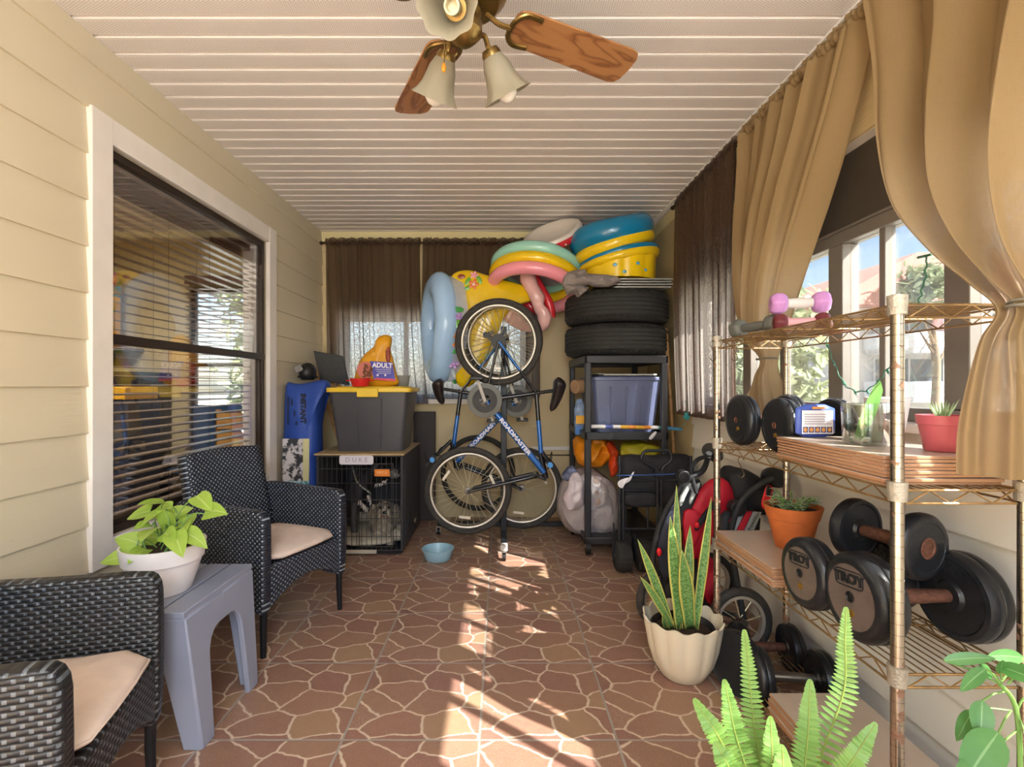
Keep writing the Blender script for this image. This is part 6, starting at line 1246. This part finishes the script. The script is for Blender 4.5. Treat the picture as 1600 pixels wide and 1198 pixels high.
for a in (-1.9, -1.3, -1.0, -1.65): p = pool((a/(2*PI)) % 1, .35+.2*math.sin(a*9)); b.ell((0, 0, 0), (.016, .012, .003), AX(p+V((0, -.004, 0)), (math.cos(a), math.sin(a), 0)), 10, 6)
n_ = len(pw_.f); pw_.add(b.v, b.f, 1); pw_.build('wall', [m_vy, vinyl('print_sky_blue', '#5fa4c8')], t, True, smooth=180)
# ------------------------------------------------------------------ folded wagon and jogging stroller
t = thing('folding_wagon', 'black folding wagon standing folded with its wheels down in front of the cart', 'wagon', (.98, 3.20, 0)); m_wf = mat('wagon_fabric', '#232226', .75, 0, .12, 10, .3, 30); m_tb = mat('wagon_tube', '#33343a', .35, .4, .1)
Yw = 3.17
b = MB(); b.pillow(px_outline([(966, 718), (975, 708), (1020, 712), (1062, 708), (1080, 712), (1082, 785), (1068, 792), (985, 792), (968, 785)], 3.25, 1024, 750), .16, upright(1024, 750, 3.25), smooth=1, rings=RG, pw=.3, fn=crumple(9, .012)); b.build('fabric', m_wf, t, True, smooth=60)
b = MB(); b.pillow(px_outline([(975, 770), (1027, 768), (1030, 788), (1022, 792), (978, 792)], 3.15, 1000, 780), .03, upright(1000, 780, 3.155), smooth=1, fn=crumple(12, .006)); b.build('pocket', m_wf, t, True)
b = MB()
for x, y0, y1 in ((968, 712, 845), (974, 745, 845), (1079, 712, 850), (1062, 745, 850)): b.cyl(W(x, y0, Yw), W(x, y1, Yw), .010, n=10)
for y, x0, x1 in ((750, 972, 1078), (766, 972, 1078), (826, 975, 1075)): b.cyl(W(x0, y, Yw), W(x1, y, Yw), .008, n=10)
for x in (1012, 978): b.cyl(W(x, 792, 3.26), W(x, 826, 3.26), .006, n=8)
b.build('frame', m_tb, t, True)
b = MB(); P_ = [W(1026, 740, 3.12), W(1024, 732, 3.12), W(1005, 720, 3.12), W(1003, 713, 3.12), W(1008, 705, 3.12), W(1025, 704, 3.12), W(1044, 704, 3.12), W(1049, 712, 3.12), W(1047, 720, 3.12), W(1036, 730, 3.12), W(1034, 740, 3.12)]; b.tube(spline(P_, 4), .0095, 10)
for x in (1027, 1033): b.cyl(W(x, 738, 3.12), W(x, 845, 3.14), .008, n=10)
b.box((-.028, -.014, -.02), (.028, .014, .02), Matrix.Translation(W(1030, 740, 3.12))); b.build('pull_handle', m_tb, t, True)
for x, Y in ((974, 3.13), (1008, 3.13), (974, 3.36), (1072, 3.20)):
    b = MB(); c = W(x, 0, Y); hw = .052; b.lathe([(.0, -hw), (.07, -hw), (.092, -hw*.8), (.097, -hw*.3), (.097, hw*.3), (.092, hw*.8), (.07, hw), (.0, hw)], 40, AX((c.x, Y+.02, .098), (1, 0, 0)), fn=lambda th, r, z: r-(.004 if r > .09 and math.sin(th*18+abs(z)*60) > .3 else 0)); wl = b.build('wheel', m_rub, t, True, smooth=30)
    b = MB(); b.cyl((c.x-hw-.004, Y+.02, .098), (c.x+hw+.004, Y+.02, .098), .028, n=18); b.build('hub', m_tb, wl, True)
    b = MB(); b.box((c.x-hw-.012, Y+.005, .098), (c.x-hw-.006, Y+.035, .24)); b.build('wheel_fork', m_tb, t, True)
b = MB(); b.tube(spline([W(964, 743, 3.13), W(1000, 742, 3.105), W(1040, 741, 3.10), W(1082, 738, 3.13), W(1086, 736, 3.3)], 6), .006, 8, flat=.5); b.build('strap', mat('blue_strap', '#3f66b0', .6), t, True)
b = MB(); b.pillow(px_outline([(965, 752), (975, 747), (985, 745), (988, 738), (992, 736), (988, 746), (983, 752), (976, 756), (972, 765), (966, 760)], 3.11, 976, 752), .008, upright(976, 752, 3.115), smooth=1, fn=crumple(20, .006)); b.build('tag', mat('white_tag', '#dcd8dc', .5, 0, .03), t, True)
t = thing('stroller', 'folded red and black jogging stroller leaning behind the wire shelf', 'stroller', (.98, 2.45, 0)); m_sb = mat('stroller_black', '#1e1f22', .7, 0, .15, 12, .3, 40); m_sr = mat('stroller_red', '#b3142a', .6, 0, .1, 12, .2, 30); m_sg = mat('stroller_grey', '#9aa0a0', .6, 0, .06); m_nav = mat('stroller_navy', '#232838', .6, 0, .1); m_spl = mat('stroller_red_plastic', '#d8202a', .35, 0, .04)
def pil(name, pts, Y, th, m, a=.006, s=0, parent=None, dx=0):
    c = (sum(p[0] for p in pts)/len(pts), sum(p[1] for p in pts)/len(pts)); b = MB(); b.pillow(px_outline(pts, Y, *c), th, upright(*c, Y, rz=dx), smooth=1, rings=RG, pw=.27, fn=crumple(12, a, s)); return b.build(name, m, parent or t, True, smooth=60)
pil('canopy', [(1128, 745), (1135, 730), (1152, 729), (1172, 738), (1190, 748), (1202, 765), (1205, 795), (1185, 805), (1150, 800), (1130, 780)], 2.42, .20, m_sb, .01)
pil('seat_back', [(1068, 815), (1085, 775), (1105, 750), (1125, 744), (1142, 754), (1149, 785), (1135, 815), (1110, 850), (1085, 880), (1068, 860)], 2.36, .075, m_sr, .009)
pil('harness', [(1120, 772), (1126, 776), (1100, 815), (1088, 832), (1084, 826), (1096, 806)], 2.30, .02, m_sb)
b = MB(); b.ell(W(1089, 820, 2.29), (.012, .01, .016)); b.build('buckle', m_spl, t, True)
pil('seat_pad', [(1066, 800), (1078, 792), (1100, 806), (1096, 830), (1080, 860), (1068, 850)], 2.33, .04, m_sr, .006, 4)
pil('side_panel', [(1035, 830), (1052, 780), (1075, 752), (1098, 748), (1085, 775), (1068, 812), (1052, 860), (1048, 900), (1035, 895)], 2.38, .07, m_sb)
pil('side_panel', [(1022, 850), (1036, 800), (1055, 770), (1060, 780), (1045, 830), (1044, 880), (1050, 915), (1034, 905)], 2.34, .05, m_nav, .006, 3)
for q in ([(1060, 780), (1070, 762), (1076, 754), (1082, 754), (1072, 772), (1063, 795)], [(1076, 782), (1084, 764), (1090, 754), (1095, 754), (1086, 774), (1078, 790)]): pil('grey_stripe', q, 2.325, .02, m_sg, .001)
pil('footrest', [(1095, 850), (1112, 870), (1122, 890), (1120, 935), (1108, 948), (1098, 930), (1090, 890)], 2.28, .07, m_sr, .008, 6)
pil('basket', [(1030, 900), (1060, 885), (1095, 880), (1110, 905), (1100, 955), (1060, 965), (1035, 950)], 2.36, .16, m_sb, .012, 8)
pil('lower_panel', [(1128, 800), (1150, 793), (1188, 797), (1184, 845), (1130, 850), (1120, 830)], 2.27, .06, m_sb, .005, 2)
for q, m_ in (([(1142, 828), (1158, 799), (1164, 799), (1150, 828)], m_sg), ([(1151, 828), (1166, 799), (1175, 799), (1162, 828)], m_sr), ([(1163, 828), (1177, 799), (1190, 800), (1178, 828)], m_sg), ([(1139, 815), (1147, 799), (1154, 799), (1145, 818)], m_sr)):
    c = (sum(p[0] for p in q)/4, sum(p[1] for p in q)/4); b = MB(); b.prism(px_outline(q, 2.225, *c), -.004, .004, upright(*c, 2.228)); st_ = b.build('stripe', m_, t, True, bevel=.002)
b = MB(); d = (W(1186, 803, 2.22)-W(1172, 827, 2.22)).normalized(); M = Matrix((d, V((0, -1, 0)).cross(d), V((0, -1, 0)))).transposed().to_4x4(); M.translation = W(1177.5, 814, 2.2225); b.text('Expedition', M, .021, .0006); b.build('lettering', m_sb, st_, True)
b = MB()
for pts, r in (([(1108, 708), (1098, 735), (1075, 748), (1048, 785), (1028, 830), (1020, 880), (1030, 925)], .013), ([(1210, 748), (1190, 755), (1165, 775), (1150, 800), (1140, 840)], .013), ([(1088, 770), (1080, 735), (1090, 718), (1108, 712)], .010), ([(1140, 840), (1150, 900), (1163, 968)], .013), ([(1040, 905), (1090, 940), (1163, 968)], .012)): b.tube(spline([W(x, y, 2.31-.0009*(x-1020) if x > 1100 else 2.31) for x, y in pts], 6), r, 10)
b.build('frame', m_sb, t, True)
for x, y, Y, r in ((1155, 795, 2.20, .035), (1070, 745, 2.28, .028)): b = MB(); b.cyl(W(x, y, Y), W(x, y, Y)+V((0, .05, 0)), r, n=24); b.cyl(W(x, y, Y)-V((0, .006, 0)), W(x, y, Y), r*.45, n=16); b.build('hinge', m_blkp, t, True, bevel=.004)
for p, q, r in ((W(1107, 702, 2.34), W(1120, 712, 2.42), .036), (W(1217, 746, 2.19), W(1203, 745, 2.29), .045)): b = MB(); b.tube([p, p.lerp(q, .1), p.lerp(q, .9), q], [r*.86, r, r, r*.9], 24); b.build('handle_grip', m_blkp, t, True)
b = MB(); c = [(1194, 768), (1198, 758), (1205, 757), (1208, 764), (1200, 794), (1192, 796), (1189, 788)]; M_ = upright(1198, 777, 2.22); b.prism(chaikin(px_outline(c, 2.22, 1198, 777), 2), -.006, .006, M_); lv = b.build('release_lever', m_spl, t, True, bevel=.003)
b = MB(); b.ell(W(1201, 767, 2.213), (.012, .004, .026)); b.build('lever_slot', m_blkp, lv, True)
def swheel(c, R_, ax, red=False):
    M = AX(c, ax); b = MB(); b.torus(R_-.02, .02, M, 48, 12); w_ = b.build('wheel', m_tyre, t, True); b = MB(); b.lathe([(R_-.05, -.010), (R_-.036, -.012), (R_-.036, .012), (R_-.05, .010), (R_-.05, -.010)], 48, M); b.build('rim', m_rim, w_, True)
    b = MB()
    for k in range(8): a = 2*PI*k/8+.2; b.cyl(M @ V((math.cos(a)*.015, math.sin(a)*.015, .008*(-1)**k)), M @ V((math.cos(a)*(R_-.045), math.sin(a)*(R_-.045), 0)), .0022, n=6)
    b.build('spokes', m_spk, w_, True); b = MB(); b.cyl(M @ V((0, 0, -.03)), M @ V((0, 0, .03)), .02, n=16); b.build('hub', m_hubm, w_, True)
    if red: b = MB(); b.lathe([(R_+.004, -.028), (R_+.02, -.02), (R_+.02, .02), (R_+.004, .028)], 20, M @ Matrix.Rotation(red, 4, 'Z'), ang=PI*.5); b.build('mudguard', m_spl, w_, True, solid=.003)
swheel((1.045, 2.165, .15), .148, (.1, -1, .05)); swheel((.79, 2.42, .15), .148, (.35, -1, 0)); swheel((1.10, 2.62, .15), .148, (.1, -1, 0))
b = MB(); b.ell(W(1030, 862, 2.3), (.012, .012, .02)); b.build('red_latch', m_spl, t, True)
# ------------------------------------------------------------------ outdoors, seen through the right hand windows
b = MB(); b.box((-40, -40, -.4), (60, 70, -.2)); g = b.build('ground', mat('pale_paving', '#b3b0a4', .9, 0, .2, .4)); struct(g)
m_st = mat('white_stucco_wall', '#b4b3b4', .8, 0, .05); m_roof = mat('pink_tile_roof', '#a06e66', .8, 0, .12, 3); m_wg = mat('dark_window_glass', '#4c5560', .15); 
t = thing('apartment_building', 'white apartment building with balconies and a pink roof outside the window', 'building', (13.4, 17.5, -.2))
b = MB(); b.box((-1.5, -1, 0), (7, 6, 4.1)); b.build('wall', m_st, t)
b = MB(); b.prism([(-3.2, 3.95), (8, 3.95), (5.5, 5.6), (-.2, 5.6)], -8, 1.8, Matrix.Translation((0, 0, 0)) @ UPR); b.build('roof', m_roof, t)
for z in (1.0, 2.55):
    b = MB(); b.box((-1.3, -2.1, z-.15), (1.6, -.9, z)); bal = b.build('balcony', m_st, t); b = MB(); b.box((-1.3, -2.12, z), (1.6, -2.05, z+.5)); b.box((-1.32, -2.1, z), (-1.25, -1, z+.5)); b.build('parapet', mat('pale_parapet', '#c8ccd2', .7), bal)
    b = MB(); b.box((-1.0, -1.03, z+.05), (1.3, -.99, z+1.25)); wn = b.build('window', m_wg, t); b = MB()
    for x in (-1.03, .12, 1.28): b.box((x, -1.06, z), (x+.06, -1.0, z+1.3))
    b.build('window_frame', m_st, wn)
    b = MB(); b.box((2.2, -1.03, z+.1), (3.2, -.99, z+1.2)); b.build('window', m_wg, t)
b = MB()
for x in (-1.3, 1.5): b.box((x, -2.1, 0), (x+.12, -1.98, 4.0))
b.build('column', m_st, t)
def leafy(seed, c1, c2): 
    return leafmat('tree_leaf_%d' % seed, c1, c2, None, .3)
def tree(label, x, y, h, r, n, m, seed, zc=.35, trunk=.12):
    t = thing('tree', label, 'tree', (x, y, -.2), 0, 'trees outside the window'); rr = random.Random(seed); b = MB(); b.tube([(0, 0, 0), (.1, 0, h*.4), (0, .1, h*.75)], [trunk, trunk*.8, trunk*.4], 10)
    for k in range(6): a = k*1.1; b.tube([(0, 0, h*(.35+.06*k)), (math.cos(a)*r*.6, math.sin(a)*r*.6, h*(.55+.06*k))], [trunk*.4, trunk*.1], 6)
    b.build('trunk', mat('tree_bark', '#6b5a48', .9, 0, .2), t); b = MB(); cl = [(rr.uniform(-1, 1)*r*.6, rr.uniform(-1, 1)*r*.6, h*rr.uniform(zc, .95)) for _ in range(12)]
    for k in range(n):
        c = cl[k % 12]; d = V((rr.gauss(0, 1), rr.gauss(0, 1), rr.gauss(0, .8)))*r*.30; p = V(c)+d; dd = V((rr.uniform(-1, 1), rr.uniform(-1, 1), rr.uniform(-.8, .5)))
        b.leaf(p, dd, (rr.uniform(-1, 1), rr.uniform(-1, 1), 1), .22+.12*rr.random(), .13, .1, .2, 2, lambda q: .4+.6*math.sin(PI*min(1, q+.1)))
    b.build('crown', m, t, smooth=180); return t
m_t1 = leafy(1, '#8f9a74', '#b9bf9a'); m_t2 = leafy(2, '#77866a', '#9aa684')
tree('pale green tree left of the apartment building outside the window', 6.0, 10.4, 3.3, .75, 900, m_t1, 1)
tree('broad green tree farthest left outside the right hand windows', 4.2, 9.0, 4.2, .9, 1300, m_t2, 2)
tree('dark leafy tree rising before the pink roof outside', 13.1, 15.0, 5.0, .8, 600, m_t2, 3, .8)
tree('bright green tree outside the far indoor window', -4.1, 8.6, 3.4, .7, 1000, m_t1, 5)
# ------------------------------------------------------------------ camera and light
sc = bpy.context.scene
cd = bpy.data.cameras.new('camera'); cam = bpy.data.objects.new('camera', cd); COL.objects.link(cam)
cam.location = (0, 0, CH); cam.rotation_euler = (PI/2, 0, 0); cd.sensor_width = 36; cd.lens = F/1600*36
cd.shift_x = (800-CX)/1600; cd.shift_y = (CY-599)/1600; cd.clip_start = .02; cd.clip_end = 300; sc.camera = cam
sd = bpy.data.lights.new('sun', 'SUN'); sd.energy = 52; sd.angle = .009; sd.color = (1, .965, .91)
so = bpy.data.objects.new('sun', sd); COL.objects.link(so); so.rotation_euler = V((-.597, .475, -.643)).to_track_quat('-Z', 'Y').to_euler(); so.location = (6, -5, 8)
w = bpy.data.worlds.new('world'); sc.world = w; w.use_nodes = True; nt = w.node_tree; bg = nt.nodes['Background']
sky = nt.nodes.new('ShaderNodeTexSky'); sky.sky_type = 'NISHITA'; sky.sun_disc = False; sky.sun_elevation = math.radians(40); sky.sun_rotation = math.radians(128); sky.air_density = 1.0; sky.dust_density = 1.5
hs = nt.nodes.new('ShaderNodeHueSaturation'); hs.inputs['Saturation'].default_value = 1.05; nt.links.new(sky.outputs[0], hs.inputs['Color']); nt.links.new(hs.outputs[0], bg.inputs[0]); bg.inputs[1].default_value = .56
def area(name, loc, tgt, sx, sy, e, col):
    l = bpy.data.lights.new(name, 'AREA'); l.shape = 'RECTANGLE'; l.size = sx; l.size_y = sy; l.energy = e; l.color = col
    o = bpy.data.objects.new(name, l); COL.objects.link(o); o.location = loc; o.rotation_euler = (V(tgt)-V(loc)).to_track_quat('-Z', 'Y').to_euler(); return o
def point(name, loc, r, e, col):
    l = bpy.data.lights.new(name, 'POINT'); l.shadow_soft_size = r; l.energy = e; l.color = col; o = bpy.data.objects.new(name, l); COL.objects.link(o); o.location = loc
point('porch_fill_light', (.0, -1.25, 1.9), .4, 112, (.82, .91, 1))  # unseen fill light added behind the camera to brighten the porch
area('indoor_fill_light', (-2.8, 2.8, 2.5), (-2.8, 2.8, 0), .5, .5, 80, (1, .93, .80))  # added fill without a fixture, brightens the room behind the blind
vs = sc.view_settings; vs.view_transform = 'Standard'; vs.look = 'None'; vs.gamma = 1; vs.use_curve_mapping = False; vs.exposure = .2
sc.cycles.use_denoising = True; sc.cycles.max_bounces = 10; sc.cycles.transparent_max_bounces = 24; sc.cycles.sample_clamp_indirect = 8
sc.cycles.caustics_reflective = False; sc.cycles.caustics_refractive = False
